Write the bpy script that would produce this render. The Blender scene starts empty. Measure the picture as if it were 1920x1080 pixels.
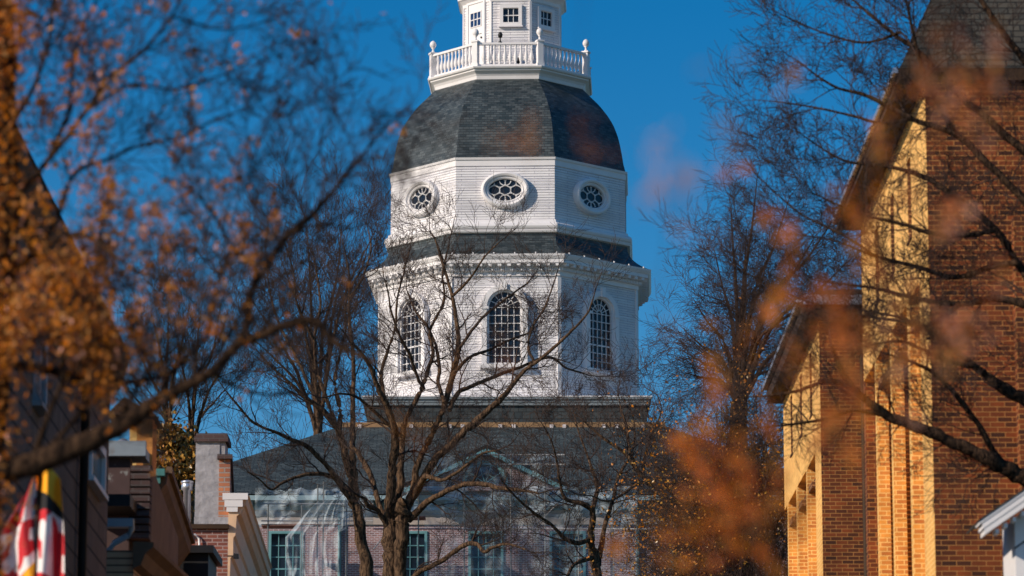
import bpy, math, random
import numpy as np
from mathutils import Vector
R_ = math.radians
# ---------------------------------------------------------------- camera
S = bpy.context.scene
COL = S.collection
FPX, PITCH, CAMZ = 6900.0, R_(11.2), 1.7
cam = bpy.data.cameras.new('camera'); camo = bpy.data.objects.new('camera', cam); COL.objects.link(camo)
camo.location = (0, 0, CAMZ); camo.rotation_euler = (R_(90) + PITCH, 0, 0)
cam.sensor_width = 36; cam.lens = FPX / 1920 * 36; cam.clip_start = .1; cam.clip_end = 3000
cam.dof.use_dof = True; cam.dof.focus_distance = 105; cam.dof.aperture_fstop = 2.9
S.camera = camo
# ---------------------------------------------------------------- world
SUN_AZ, SUN_EL = 60.0, 25.0            # degrees: to the left of the direction that faces the camera
W = bpy.data.worlds.new('World'); S.world = W; W.use_nodes = True
nt = W.node_tree; nt.nodes.clear()
wo = nt.nodes.new('ShaderNodeOutputWorld'); bg = nt.nodes.new('ShaderNodeBackground')
sky = nt.nodes.new('ShaderNodeTexSky'); sky.sky_type = 'NISHITA'; sky.sun_disc = False
sa = R_(SUN_AZ)
sun_dir = Vector((-math.sin(sa) * math.cos(R_(SUN_EL)), -math.cos(sa) * math.cos(R_(SUN_EL)), math.sin(R_(SUN_EL))))
sky.sun_elevation = R_(SUN_EL); sky.sun_rotation = math.atan2(sun_dir.x, sun_dir.y)
sky.air_density = 1.0; sky.dust_density = 0.5; sky.ozone_density = 4.0; sky.altitude = 300
hs = nt.nodes.new('ShaderNodeHueSaturation'); hs.inputs['Value'].default_value = .94; hs.inputs['Saturation'].default_value = 1.42; hs.inputs['Hue'].default_value = 0.500
nt.links.new(sky.outputs[0], hs.inputs['Color']); nt.links.new(hs.outputs[0], bg.inputs[0])
nt.links.new(bg.outputs[0], wo.inputs[0]); bg.inputs[1].default_value = 0.12
sl = bpy.data.lights.new('sun', 'SUN'); sl.energy = 5.0; sl.angle = R_(.5); sl.color = (1, .86, .70)
so = bpy.data.objects.new('sun', sl); COL.objects.link(so); so.rotation_euler = sun_dir.to_track_quat('Z', 'Y').to_euler()
so.location = (-40, -20, 60)
S.view_settings.view_transform = 'Standard'; S.view_settings.look = 'None'
S.view_settings.exposure = -0.17; S.view_settings.gamma = 1
S.cycles.use_denoising = True
S.cycles.max_bounces = 6; S.cycles.transparent_max_bounces = 12

# ---------------------------------------------------------------- helpers
def P(px, py, Y):
    """point on the plane y = Y seen at the photograph's pixel"""
    u = (px - 960) / FPX; v = (540 - py) / FPX
    dy = math.cos(PITCH) - v * math.sin(PITCH); dz = math.sin(PITCH) + v * math.cos(PITCH)
    k = Y / dy
    return Vector((u * k, Y, CAMZ + dz * k))
def PZ(py, Y): return P(960, py, Y).z
def mpp(py, Y):   # metres per pixel there
    return (P(1, py, Y) - P(0, py, Y)).length

def tag(o, label=None, cat=None, group=None, kind=None):
    if label: o['label'] = label
    if cat: o['category'] = cat
    if group: o['group'] = group
    if kind: o['kind'] = kind
    return o
def empty(name, loc, label, cat, group=None):
    o = bpy.data.objects.new(name, None); COL.objects.link(o); o.location = loc; o.empty_display_size = .3
    return tag(o, label, cat, group)
def wloc(o):
    v = Vector(o.location)
    while o.parent: o = o.parent; v = v + Vector(o.location)
    return v

class MB:
    def __init__(s): s.v = []; s.f = []; s.m = []; s.uv = {}; s.sm = []
    def face(s, idx, m=0, uv=None, smooth=False):
        if uv: s.uv[len(s.f)] = uv
        s.f.append(tuple(idx)); s.m.append(m); s.sm.append(smooth)
    def add(s, pts):
        b = len(s.v); s.v.extend([tuple(p) for p in pts]); return b
    def quad(s, a, b, c, d, m=0, uv=None):
        k = s.add([a, b, c, d]); s.face((k, k+1, k+2, k+3), m, uv)
    def hexa(s, lo, hi, m=0):      # lo, hi: 4 points each, counter-clockwise seen from outside/top
        b = s.add(list(lo) + list(hi))
        for q in ((0, 3, 2, 1), (4, 5, 6, 7), (0, 1, 5, 4), (1, 2, 6, 5), (2, 3, 7, 6), (3, 0, 4, 7)):
            s.face([b + i for i in q], m)
    def box(s, x0, x1, y0, y1, z0, z1, m=0):
        s.hexa([(x0, y0, z0), (x1, y0, z0), (x1, y1, z0), (x0, y1, z0)], [(x0, y0, z1), (x1, y0, z1), (x1, y1, z1), (x0, y1, z1)], m)
    def obox(s, o, t, n, u0, u1, n0, n1, z0, z1, m=0):
        """box in a frame: origin o, tangent t, outward n, z up"""
        p = lambda u, w, z: (o.x + t.x*u + n.x*w, o.y + t.y*u + n.y*w, z)
        s.hexa([p(u0, n1, z0), p(u1, n1, z0), p(u1, n0, z0), p(u0, n0, z0)], [p(u0, n1, z1), p(u1, n1, z1), p(u1, n0, z1), p(u0, n0, z1)], m)
    def tube(s, pts, rad, n=6, m=0, caps=True, smooth=True):
        pts = [Vector(p) for p in pts]; N = len(pts)
        if not hasattr(rad, '__len__'): rad = [rad] * N
        b = len(s.v)
        for i, p in enumerate(pts):
            t = (pts[min(i+1, N-1)] - pts[max(i-1, 0)]).normalized()
            ref = Vector((0, 0, 1)) if abs(t.z) < .9 else Vector((0, 1, 0))
            a = t.cross(ref).normalized(); c = t.cross(a)
            for k in range(n):
                g = 2*math.pi*k/n; s.v.append(tuple(p + (a*math.cos(g) + c*math.sin(g))*rad[i]))
        for i in range(N-1):
            for k in range(n):
                s.face((b+i*n+k, b+i*n+(k+1) % n, b+(i+1)*n+(k+1) % n, b+(i+1)*n+k), m, None, smooth)
        if caps:
            s.face([b+k for k in range(n)], m); s.face([b+(N-1)*n+k for k in reversed(range(n))], m)
    def lathe(s, cx, cy, prof, n=12, m=0):
        b = len(s.v)
        for r, z in prof:
            for k in range(n):
                g = 2*math.pi*k/n; s.v.append((cx + r*math.cos(g), cy + r*math.sin(g), z))
        for i in range(len(prof)-1):
            for k in range(n):
                s.face((b+i*n+k, b+i*n+(k+1) % n, b+(i+1)*n+(k+1) % n, b+(i+1)*n+k), m, None, True)
        s.face([b+k for k in reversed(range(n))], m); s.face([b+(len(prof)-1)*n+k for k in range(n)], m)
    def sweep(s, prof, pts, m=0, capends=True):
        """profile [(out, z)] swept along pts [(x,y,z,nx,ny)] with outward normals given"""
        b = len(s.v); n = len(prof)
        for (x, y, z, nx, ny) in pts:
            for o, h in prof: s.v.append((x + nx*o, y + ny*o, z + h))
        for i in range(len(pts)-1):
            for k in range(n):
                s.face((b+i*n+k, b+(i+1)*n+k, b+(i+1)*n+(k+1) % n, b+i*n+(k+1) % n), m)
        if capends:
            s.face([b+k for k in range(n)], m); s.face([b+(len(pts)-1)*n+k for k in reversed(range(n))], m)
    def build(s, name, mats, parent=None):
        me = bpy.data.meshes.new(name)
        off = wloc(parent) if parent else Vector((0, 0, 0))
        V = np.array(s.v, dtype=np.float64).reshape(-1, 3) - np.array(off)
        me.from_pydata(V.tolist(), [], s.f)
        if not isinstance(mats, (list, tuple)): mats = [mats]
        for mt in mats: me.materials.append(mt)
        me.polygons.foreach_set('material_index', s.m); me.polygons.foreach_set('use_smooth', s.sm)
        if s.uv:
            ul = me.uv_layers.new(name='UVMap')
            for fi, uv in s.uv.items():
                ls = me.polygons[fi].loop_start
                for j, q in enumerate(uv): ul.data[ls+j].uv = q
        me.update()
        o = bpy.data.objects.new(name, me); COL.objects.link(o)
        if parent: o.parent = parent
        return o

def np_mesh(name, V, F, mi, mats, parent=None, smooth=True):
    me = bpy.data.meshes.new(name)
    off = np.array(wloc(parent)) if parent else np.zeros(3)
    V = V - off; nf = len(F); k = F.shape[1]
    me.vertices.add(len(V)); me.vertices.foreach_set('co', V.astype(np.float32).ravel())
    me.loops.add(nf*k); me.loops.foreach_set('vertex_index', F.astype(np.int32).ravel())
    me.polygons.add(nf); me.polygons.foreach_set('loop_start', np.arange(0, nf*k, k, dtype=np.int32))
    for mt in mats: me.materials.append(mt)
    if mi is not None: me.polygons.foreach_set('material_index', mi.astype(np.int32))
    me.polygons.foreach_set('use_smooth', np.full(nf, smooth, dtype=bool))
    me.update(calc_edges=True)
    o = bpy.data.objects.new(name, me); COL.objects.link(o)
    if parent: o.parent = parent
    return o

# ---------------------------------------------------------------- materials
def mat_base(name, rough=.8, spec=.3):
    m = bpy.data.materials.new(name); m.use_nodes = True; n = m.node_tree
    b = n.nodes['Principled BSDF']; b.inputs['Roughness'].default_value = rough
    b.inputs['Specular IOR Level'].default_value = spec
    return m, n, b
def mat_plain(name, col, rough=.8, var=.15, scale=3, bump=0, metal=0, spec=.3):
    m, n, b = mat_base(name, rough, spec); b.inputs['Metallic'].default_value = metal
    tc = n.nodes.new('ShaderNodeTexCoord'); nz = n.nodes.new('ShaderNodeTexNoise'); nz.inputs['Scale'].default_value = scale
    nz.inputs['Detail'].default_value = 6; nz.inputs['Roughness'].default_value = .65
    n.links.new(tc.outputs['Object'], nz.inputs['Vector'])
    r = n.nodes.new('ShaderNodeValToRGB'); r.color_ramp.elements[0].position = .3; r.color_ramp.elements[1].position = .72
    r.color_ramp.elements[0].color = tuple(c*(1-var) for c in col) + (1,); r.color_ramp.elements[1].color = tuple(min(1, c*(1+var)) for c in col) + (1,)
    n.links.new(nz.outputs['Fac'], r.inputs[0]); n.links.new(r.outputs[0], b.inputs['Base Color'])
    if bump:
        bp = n.nodes.new('ShaderNodeBump'); bp.inputs['Strength'].default_value = .6; bp.inputs['Distance'].default_value = bump
        n.links.new(nz.outputs['Fac'], bp.inputs['Height']); n.links.new(bp.outputs[0], b.inputs['Normal'])
    return m
def mat_brick(name, c1, c2, mortar, bw=.21, rh=.068, ms=.009, uv=False, bump=.006, rough=.85, dark=None, scale_var=1.2, off=.5, stain=.35, spec=.3):
    """brick or slate courses; coordinates are (x + y, z) of the object or its UV in metres"""
    m, n, b = mat_base(name, rough, spec); tc = n.nodes.new('ShaderNodeTexCoord')
    if uv: vec = tc.outputs['UV']
    else:
        sp = n.nodes.new('ShaderNodeSeparateXYZ'); n.links.new(tc.outputs['Object'], sp.inputs[0])
        ad = n.nodes.new('ShaderNodeMath'); n.links.new(sp.outputs[0], ad.inputs[0])
        if name != 'church_slate': n.links.new(sp.outputs[1], ad.inputs[1])
        cb = n.nodes.new('ShaderNodeCombineXYZ'); n.links.new(ad.outputs[0], cb.inputs[0]); n.links.new(sp.outputs[2], cb.inputs[1]); vec = cb.outputs[0]
    # slight wander so courses are not ruled
    bt = n.nodes.new('ShaderNodeTexBrick'); bt.offset = off
    for k, v in (('Scale', 1), ('Mortar Size', ms), ('Mortar Smooth', .15), ('Bias', 0), ('Brick Width', bw), ('Row Height', rh)): bt.inputs[k].default_value = v
    bt.inputs['Color1'].default_value = c1 + (1,); bt.inputs['Color2'].default_value = c2 + (1,); bt.inputs['Mortar'].default_value = mortar + (1,)
    n.links.new(vec, bt.inputs['Vector'])
    nz = n.nodes.new('ShaderNodeTexNoise'); nz.inputs['Scale'].default_value = scale_var; nz.inputs['Detail'].default_value = 8; nz.inputs['Roughness'].default_value = .7
    n.links.new(tc.outputs['Object'], nz.inputs['Vector'])
    mr = n.nodes.new('ShaderNodeMapRange'); mr.inputs[1].default_value = .3; mr.inputs[2].default_value = .7; mr.inputs[3].default_value = 1-stain; mr.inputs[4].default_value = 1+stain
    n.links.new(nz.outputs['Fac'], mr.inputs[0])
    mx = n.nodes.new('ShaderNodeMix'); mx.data_type = 'RGBA'; mx.blend_type = 'MULTIPLY'; mx.inputs['Factor'].default_value = 1
    n.links.new(bt.outputs['Color'], mx.inputs['A']); n.links.new(mr.outputs[0], mx.inputs['B']); n.links.new(mx.outputs['Result'], b.inputs['Base Color'])
    bp = n.nodes.new('ShaderNodeBump'); bp.invert = True; bp.inputs['Strength'].default_value = 1; bp.inputs['Distance'].default_value = bump
    n.links.new(bt.outputs['Fac'], bp.inputs['Height']); n.links.new(bp.outputs[0], b.inputs['Normal'])
    return m
M = {}
M['white'] = mat_plain('white_paint', (.78, .76, .77), .55, .05, 1.5)
M['white_siding'] = mat_brick('white_shingle_siding', (.79, .77, .78), (.72, .71, .73), (.36, .34, .44), bw=1.3, rh=.128, ms=.008, uv=True, bump=.008, stain=.13, scale_var=.9, rough=.6)  # dark course lines put the shadow under each lap into the colour
M['slate_pale'] = mat_brick('weathered_slate', (.015, .028, .034), (.075, .092, .098), (.012, .016, .02), bw=.27, rh=.125, ms=.010, uv=True, bump=.015, stain=.4, scale_var=.8, rough=.5, spec=.5)
M['slate_wall'] = mat_brick('dark_shingles', (.032, .042, .048), (.055, .066, .070), (.012, .015, .018), bw=.34, rh=.30, ms=.012, bump=.012, stain=.25, rough=.7)
M['slate_roof'] = mat_brick('slate_roof', (.035, .055, .064), (.06, .085, .095), (.015, .02, .025), bw=.28, rh=.125, ms=.010, bump=.015, stain=.25, rough=.65)
M['glass'] = mat_plain('window_glass', (.012, .018, .03), .15, .2, 2, spec=.35)
M['glass_blue'] = mat_plain('window_glass_blue', (.01, .03, .10), .04, .2, 2, spec=1)
M['brick_state'] = mat_brick('state_house_brick', (.34, .16, .15), (.20, .11, .115), (.52, .48, .54), bw=.22, rh=.075, ms=.012, stain=.2)
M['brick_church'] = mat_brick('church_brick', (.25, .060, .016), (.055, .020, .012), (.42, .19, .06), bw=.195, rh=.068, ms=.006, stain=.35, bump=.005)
M['brick_church_sun'] = mat_brick('church_sunlit_brick', (.90, .50, .14), (.72, .36, .09), (.93, .60, .24), bw=.215, rh=.068, ms=.008, stain=.15, bump=.004)  # same church brick, sunlight put into a paler colour for street walls
M['brick_church_lit'] = mat_brick('church_lit_brick', (.85, .38, .08), (.55, .19, .05), (.95, .62, .22), bw=.195, rh=.068, ms=.008, stain=.35, bump=.005)  # lit copy of the church brick for pier faces, light in the colour
M['brick_church_shade'] = mat_brick('church_shaded_brick', (.17, .065, .026), (.08, .032, .02), (.50, .26, .10), bw=.215, rh=.068, ms=.008, stain=.3)  # shaded copy of the church brick, shade put into the colour
M['brick_red'] = mat_brick('red_brick', (.28, .09, .06), (.16, .055, .045), (.35, .24, .22), bw=.21, rh=.075, ms=.012, stain=.25)
M['brick_orange'] = mat_brick('orange_brick', (.50, .19, .09), (.26, .10, .07), (.34, .28, .25), bw=.24, rh=.095, ms=.014, stain=.25)
M['brick_old'] = mat_brick('old_dark_brick', (.075, .045, .045), (.10, .06, .055), (.10, .08, .08), bw=.21, rh=.075, ms=.012, stain=.3)
M['teal'] = mat_plain('teal_paint', (.14, .32, .36), .5, .2, 2)
M['tan_trim'] = mat_plain('tan_painted_stone', (.42, .36, .33), .7, .15, 1.5)
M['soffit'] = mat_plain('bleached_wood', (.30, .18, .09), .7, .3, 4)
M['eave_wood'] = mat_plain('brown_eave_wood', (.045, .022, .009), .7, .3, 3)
M['roof_dark'] = mat_brick('church_slate', (.04, .04, .036), (.07, .062, .05), (.015, .015, .014), bw=.26, rh=.10, ms=.010, stain=.35, bump=.02)
M['cornice_shade'] = mat_plain('shaded_white_paint', (.26, .37, .42), .6, .2, 2)  # white cornice with its blue shade mixed into the colour
M['pipe'] = mat_plain('dull_pipe', (.30, .31, .33), .6, .2, 5)
M['base_grey'] = mat_plain('grey_paint', (.20, .235, .26), .6, .1, 2)
M['black'] = mat_plain('black_metal', (.015, .015, .017), .5, .3, 5)
M['plaster'] = mat_plain('grey_stucco', (.36, .35, .37), .9, .3, 5, bump=.05)
M['galv'] = mat_plain('galvanised_metal', (.55, .56, .62), .3, .2, 5, metal=.7)
M['cream'] = mat_plain('cream_paint', (.78, .52, .33), .6, .12, 3)
M['brown_wall'] = mat_plain('brown_wood', (.15, .092, .058), .8, .3, 2)
M['copper'] = mat_plain('aged_copper', (.06, .20, .19), .6, .3, 3)
M['bluegrey'] = mat_plain('blue_grey_metal', (.27, .32, .37), .45, .15, 2)
M['bark'] = mat_plain('bark', (.19, .12, .075), .9, .45, 9, bump=.03)
M['bark_dark'] = mat_plain('dark_bark', (.085, .05, .034), .9, .4, 9, bump=.03)
def mat_bark(name, c1, c2, zs=.22, sc=14):
    m = mat_plain(name, c1, .95, .3, sc, .05, spec=.1); n = m.node_tree; nz = [x for x in n.nodes if x.type == 'TEX_NOISE'][0]; tc = [x for x in n.nodes if x.type == 'TEX_COORD'][0]
    mp = n.nodes.new('ShaderNodeMapping'); mp.inputs['Scale'].default_value = (1, 1, zs); n.links.new(tc.outputs['Object'], mp.inputs[0]); n.links.new(mp.outputs[0], nz.inputs['Vector'])
    r = [x for x in n.nodes if x.type == 'VALTORGB'][0]; r.color_ramp.elements[0].color = c2 + (1,); r.color_ramp.elements[1].color = c1 + (1,); r.color_ramp.elements[0].position = .4; r.color_ramp.elements[1].position = .62
    b = n.nodes['Principled BSDF']; bp = [x for x in n.nodes if x.type == 'BUMP'][0]; bp.inputs['Distance'].default_value = .12; bp.inputs['Strength'].default_value = 1
    return m
M['bark_dark'] = mat_bark('dark_furrowed_bark', (.13, .075, .045), (.018, .012, .010), .3, 26)
M['bark'] = mat_bark('furrowed_bark', (.19, .115, .068), (.030, .019, .014))
M['twig'] = mat_plain('twig', (.05, .030, .023), .85, .35, 3)
M['twig_red'] = mat_plain('reddish_twig', (.045, .027, .022), .85, .35, 3)
M['ground'] = mat_plain('grass_ground', (.05, .07, .03), .95, .4, .3)
M['asphalt'] = mat_plain('asphalt', (.05, .05, .05), .9, .2, 3)
M['paving'] = mat_plain('brick_pavement', (.22, .11, .08), .9, .2, 3)
def mat_leaf(name, col, tr=.35, rough=.5):
    m, n, b = mat_base(name, rough, .3)
    tc = n.nodes.new('ShaderNodeTexCoord'); nz = n.nodes.new('ShaderNodeTexNoise'); nz.inputs['Scale'].default_value = 9
    n.links.new(tc.outputs['Object'], nz.inputs['Vector'])
    r = n.nodes.new('ShaderNodeValToRGB'); r.color_ramp.elements[0].position = .35; r.color_ramp.elements[1].position = .65
    r.color_ramp.elements[0].color = tuple(c*.6 for c in col) + (1,); r.color_ramp.elements[1].color = tuple(min(1, c*1.3) for c in col) + (1,)
    n.links.new(nz.outputs['Fac'], r.inputs[0]); n.links.new(r.outputs[0], b.inputs['Base Color'])
    t = n.nodes.new('ShaderNodeBsdfTranslucent'); n.links.new(r.outputs[0], t.inputs[0]); mx = n.nodes.new('ShaderNodeMixShader'); mx.inputs[0].default_value = tr
    out = n.nodes['Material Output']; n.links.new(b.outputs[0], mx.inputs[1]); n.links.new(t.outputs[0], mx.inputs[2]); n.links.new(mx.outputs[0], out.inputs[0])
    return m
M['leaf_orange'] = mat_leaf('orange_leaf', (1.0, .28, .015), .5); M['leaf_brown'] = mat_leaf('brown_leaf', (.55, .26, .07)); M['leaf_pink'] = mat_leaf('pinkish_bud', (.75, .38, .28))
M['leaf_gold'] = mat_leaf('golden_leaf', (.42, .22, .04), .2, .3); M['leaf_green'] = mat_leaf('dark_green_leaf', (.07, .06, .02), .2, .3)
M['leaf_red'] = mat_leaf('red_orange_bud', (1.0, .23, .06), .5)
M['leaf_rust'] = mat_leaf('rust_leaf', (.50, .19, .035), .25)
def mat_plastic(lo, hi):
    m, n, b = mat_base('plastic_sheet', .5, .35); b.inputs['Base Color'].default_value = (.55, .66, .76, 1)
    tc = n.nodes.new('ShaderNodeTexCoord'); nz = n.nodes.new('ShaderNodeTexNoise'); nz.inputs['Scale'].default_value = 1.1; nz.inputs['Detail'].default_value = 5
    mp = n.nodes.new('ShaderNodeMapping'); mp.inputs['Scale'].default_value = (1, 1, 2.5); n.links.new(tc.outputs['Object'], mp.inputs[0]); n.links.new(mp.outputs[0], nz.inputs['Vector'])
    r = n.nodes.new('ShaderNodeMapRange'); r.inputs[1].default_value = .35; r.inputs[2].default_value = .68; r.inputs[3].default_value = lo; r.inputs[4].default_value = hi
    n.links.new(nz.outputs['Fac'], r.inputs[0])
    t = n.nodes.new('ShaderNodeBsdfTransparent'); mx = n.nodes.new('ShaderNodeMixShader'); out = n.nodes['Material Output']
    n.links.new(r.outputs[0], mx.inputs[0]); n.links.new(t.outputs[0], mx.inputs[1]); n.links.new(b.outputs[0], mx.inputs[2]); n.links.new(mx.outputs[0], out.inputs[0])
    return m
M['plastic'] = mat_plastic(.10, .5); M['plastic_dense'] = mat_plastic(.10, .50); M['plastic_thin'] = mat_plastic(.04, .26)

# ---------------------------------------------------------------- setting
def gh(y):   # height of the ground along the street: a hill under the state house
    t = min(1, max(0, (y - 55) / 80)); return 12 * t*t*(3-2*t)
b = MB(); ys = [-60, -20, 10, 35] + [45 + 6*i for i in range(18)] + [170, 220, 320, 600, 1500]
xs = [-900, -200, -60, -20, -6, 6, 20, 60, 200, 900]
for y in ys:
    for x in xs: b.v.append((x, y, gh(y) if y < 220 else max(-5, gh(y) - (y-220)*.06)))
for j in range(len(ys)-1):
    for i in range(len(xs)-1):
        k = j*len(xs)+i; b.face((k, k+1, k+1+len(xs), k+len(xs)))
tag(b.build('ground', M['ground']), kind='structure')
def strip(name, x0, x1, dz, m, thick=0):
    b = MB(); yy = [-40 + 5*i for i in range(34)]
    for y in yy: b.v += [(x0, y, gh(y)+dz), (x1, y, gh(y)+dz), (x0, y, gh(y)-.02), (x1, y, gh(y)-.02)]
    for j in range(len(yy)-1):
        k = 4*j; b.face((k, k+1, k+5, k+4)); b.face((k+2, k, k+4, k+6)); b.face((k+1, k+3, k+7, k+5))
    tag(b.build(name, m), kind='structure')
strip('road', -2.6, 3.0, .012, M['asphalt']); strip('pavement', -4.1, -2.6, .14, M['paving']); strip('pavement', 3.0, 4.6, .14, M['paving'])
# ================================================================ STATE HOUSE
TX, TY = P(956, 600, 165).x, 165.0
PHI = R_(-2.2)
K = .0242                     # metres per pixel at the tower
SH = empty('state_house', (TX, TY, gh(165)), 'white wooden octagonal domed tower on a brick state house with slate roof and balcony', 'state house')
def ang(k): return PHI + R_(22.5 + 45*k)
def octo(R, z, cx=None):
    cx = TX if cx is None else cx
    return [Vector((cx + R*math.sin(ang(k)), TY - R*math.cos(ang(k)), z)) for k in range(8)]
def ringz(Rp, yf): R = Rp*K; return R, PZ(yf, TY - R*.924)
def shell(prof, cx=None, m=0, mb=None, closed=False):
    """prof [(R, z)] from bottom to top, octagonal; uv in metres"""
    b = mb or MB(); v = 0
    for i in range(len(prof)-1):
        (r0, z0), (r1, z1) = prof[i], prof[i+1]; A, B = octo(r0, z0, cx), octo(r1, z1, cx)
        L = math.hypot((r1-r0)*.924, z1-z0)
        for k in range(8):
            j = (k-1) % 8     # face k spans vertex k-1 .. k
            w0, w1 = (A[k]-A[j]).length/2, (B[k]-B[j]).length/2; uo = k*3.37
            b.quad(A[j], A[k], B[k], B[j], m, [(uo-w0, v), (uo+w0, v), (uo+w1, v+L), (uo-w1, v+L)])
        v += L
    if closed:
        T = octo(*prof[-1], cx); s0 = b.add(T); b.face(list(range(s0, s0+8)), m)
        T = octo(*prof[0], cx); s0 = b.add(T); b.face(list(reversed(range(s0, s0+8))), m)
    return b
def clap(R0, z0, R1, z1, h=.128, lip=.024, cx=None):
    n = max(1, round((z1-z0)/h)); prof = []
    for i in range(n):
        t0, t1 = i/n, (i+1)/n
        ra, rb = R0+(R1-R0)*t0, R0+(R1-R0)*t1; za, zb = z0+(z1-z0)*t0, z0+(z1-z0)*t1
        prof += [(ra+lip, za), (rb, zb - .002)]
    prof.append((R1, z1))
    return shell(prof, cx)
def frame(k, R, cx=None):
    th = PHI + R_(45*k); cx = TX if cx is None else cx
    n = Vector((math.sin(th), -math.cos(th), 0)); t = Vector((math.cos(th), math.sin(th), 0))
    return Vector((cx, TY, 0)) + n*R*math.cos(R_(22.5)), t, n
def rz(lst): return [ringz(a, y) for a, y in lst]

# ---- lower drum
Rd = 259*K
zb = PZ(752, TY - Rd*.924); zt = PZ(512, TY - Rd*.924)
clap(Rd, zb-.4, Rd, zt).build('lower_drum_wall', M['white_siding'], SH)
for k in range(8):    # corner boards
    b = MB()
    v = octo(Rd+.035, 0)[k]; a = ang(k); n = Vector((math.sin(a), -math.cos(a), 0)); t = Vector((math.cos(a), math.sin(a), 0))
    b.obox(Vector((v.x, v.y, 0)), t, n, -.09, .09, -.12, -.005, zb-.3, zt)
    b.build('corner_board', M['white'], SH)
# ---- main cornice with dentils
c = MB()
prof = rz([(260, 511), (264, 509), (264, 502), (267, 500.5)]) ; z = prof[-1][1]
zd0 = z; prof2 = [(Rd+.02, zd0-.40), (Rd+.10, zd0-.38), (Rd+.10, zd0-.20), (Rd+.18, zd0-.18), (Rd+.18, zd0-.02), (Rd+.26, zd0), (Rd+.28, zd0+.10), (Rd+.58, zd0+.12), (Rd+.58, zd0+.28), (Rd+.61, zd0+.29), (Rd+.64, zd0+.33), (Rd+.70, zd0+.42), (Rd+.72, zd0+.50), (Rd+.60, zd0+.52)]
shell(prof2, mb=c)
for k in range(8):
    o, t, n = frame(k, Rd)
    L = 2*(Rd+.18)*math.sin(R_(22.5)); nd = 50
    for i in range(nd):
        u = -L/2 + (i+.5)*L/nd; c.obox(o, t, n, u-.028, u+.028, .15, .26, zd0-.165, zd0-.03)
    nm = 12; L = 2*(Rd+.4)*math.sin(R_(22.5))
    for i in range(nm):
        u = -L/2 + (i+.5)*L/nm; c.obox(o, t, n, u-.08, u+.08, .2, .50, zd0-.005, zd0+.115)
c.build('dentil_cornice', M['white'], SH)
ZC = zd0+.52; RC = Rd+.66
# ---- bell-curved slate skirt
zs1 = PZ(437, TY - 241*K*.924); R1 = 241*K
pr = []
for i in range(11):
    t = i/10; pr.append((RC + (R1-RC)*(1-(1-t)**2.2), ZC-.02 + (zs1-ZC)*t**1.05))
shell(pr).build('slate_skirt_roof', M['slate_pale'], SH)
# snow guards: tiny bright studs
b = MB(); rnd = random.Random(4)
for k in (-1, 0, 1):
    o, t, n = frame(k, RC)
    for i in range(6):
        b = MB(); u = -2.3 + i*.92; b.obox(o, t, n, u-.025, u+.025, -.07, -.02, ZC, ZC+.07); b.build('snow_guard', M['white'], SH)
# ---- second drum
R2 = 237*K; z2b = PZ(411, TY-R2*.924); z2t = PZ(311, TY-R2*.924)
clap(R2, z2b, R2, z2t, h=.121).build('upper_drum_wall', M['white_siding'], SH)
zz = zs1
pm = [(R1-.12, zz-.05), (R1+.13, zz+.02), (R1+.17, zz+.10), (R1+.10, zz+.14), (R1+.20, zz+.2), (R1+.24, zz+.29), (R1+.20, zz+.40), (R1+.10, zz+.46), (R1+.06, zz+.48), (R1+.02, zz+.60), (R2+.03, z2b-.02), (R2+.0, z2b+.01)]
shell(pm).build('base_moulding', M['white'], SH)
z3 = PZ(295, TY-240*K*.924)
pf = [(R2+.0, z2t-.02), (R2+.05, z2t), (R2+.05, z2t+.27), (R2+.10, z3-.10), (R2+.13, z3), (R2-.02, z3+.03)]
shell(pf).build('frieze_band', M['white'], SH)
# ---- dome
pd = rz([(238, 294.5), (236.5, 288), (234.5, 281.7), (231, 262), (226, 239), (221, 224), (214, 209), (204, 194.5), (192, 181.5), (182, 172), (170, 163), (160, 155), (151, 148)])
# densify
def smooth(prof, n=4):
    out = []; N = len(prof)
    for i in range(N-1):
        p0, p1, p2, p3 = prof[max(i-1, 0)], prof[i], prof[i+1], prof[min(i+2, N-1)]
        for j in range(n):
            t = j/n; out.append(tuple(.5*((2*p1[c])+(-p0[c]+p2[c])*t+(2*p0[c]-5*p1[c]+4*p2[c]-p3[c])*t*t+(-p0[c]+3*p1[c]-3*p2[c]+p3[c])*t**3) for c in (0, 1)))
    out.append(prof[-1]); return out
shell(smooth(pd, 3)).build('dome', M['slate_pale'], SH)
# ---- gallery
CXU = P(957.5, 100, 165).x
g = rz([(149, 148)])[0]; zg = g[1]; Rg = 151*K
zdk = PZ(124, TY-163*K*.924); H = zdk - zg
pg = [(Rg-.1, zg-.1), (Rg+.02, zg-.02), (Rg+.05, zg+.12), (Rg+.03, zg+.15), (Rg+.05, zg+.25*H), (Rg+.12, zg+.45*H), (Rg+.24, zg+.62*H), (Rg+.27, zg+.66*H), (Rg+.27, zg+.78*H), (Rg+.36, zg+.82*H), (Rg+.40, zdk-.03), (Rg+.40, zdk), (Rg-.6, zdk+.01)]
shell(pg, CXU).build('gallery_cornice', M['white'], SH)
Rb = 157*K; ztop = PZ(80, TY-Rb*.924)
bal = MB(); A = octo(Rb, 0, CXU)
for k in range(8):
    o, t, n = frame(k, Rb, CXU); L = 2*Rb*math.sin(R_(22.5))/2
    bal.obox(o, t, n, -L+.1, L-.1, -.06, .06, zdk+.003, zdk+.12); bal.obox(o, t, n, -L+.1, L-.1, -.09, .09, ztop-.10, ztop)
railing = bal.build('balustrade', M['white'], SH)
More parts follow.
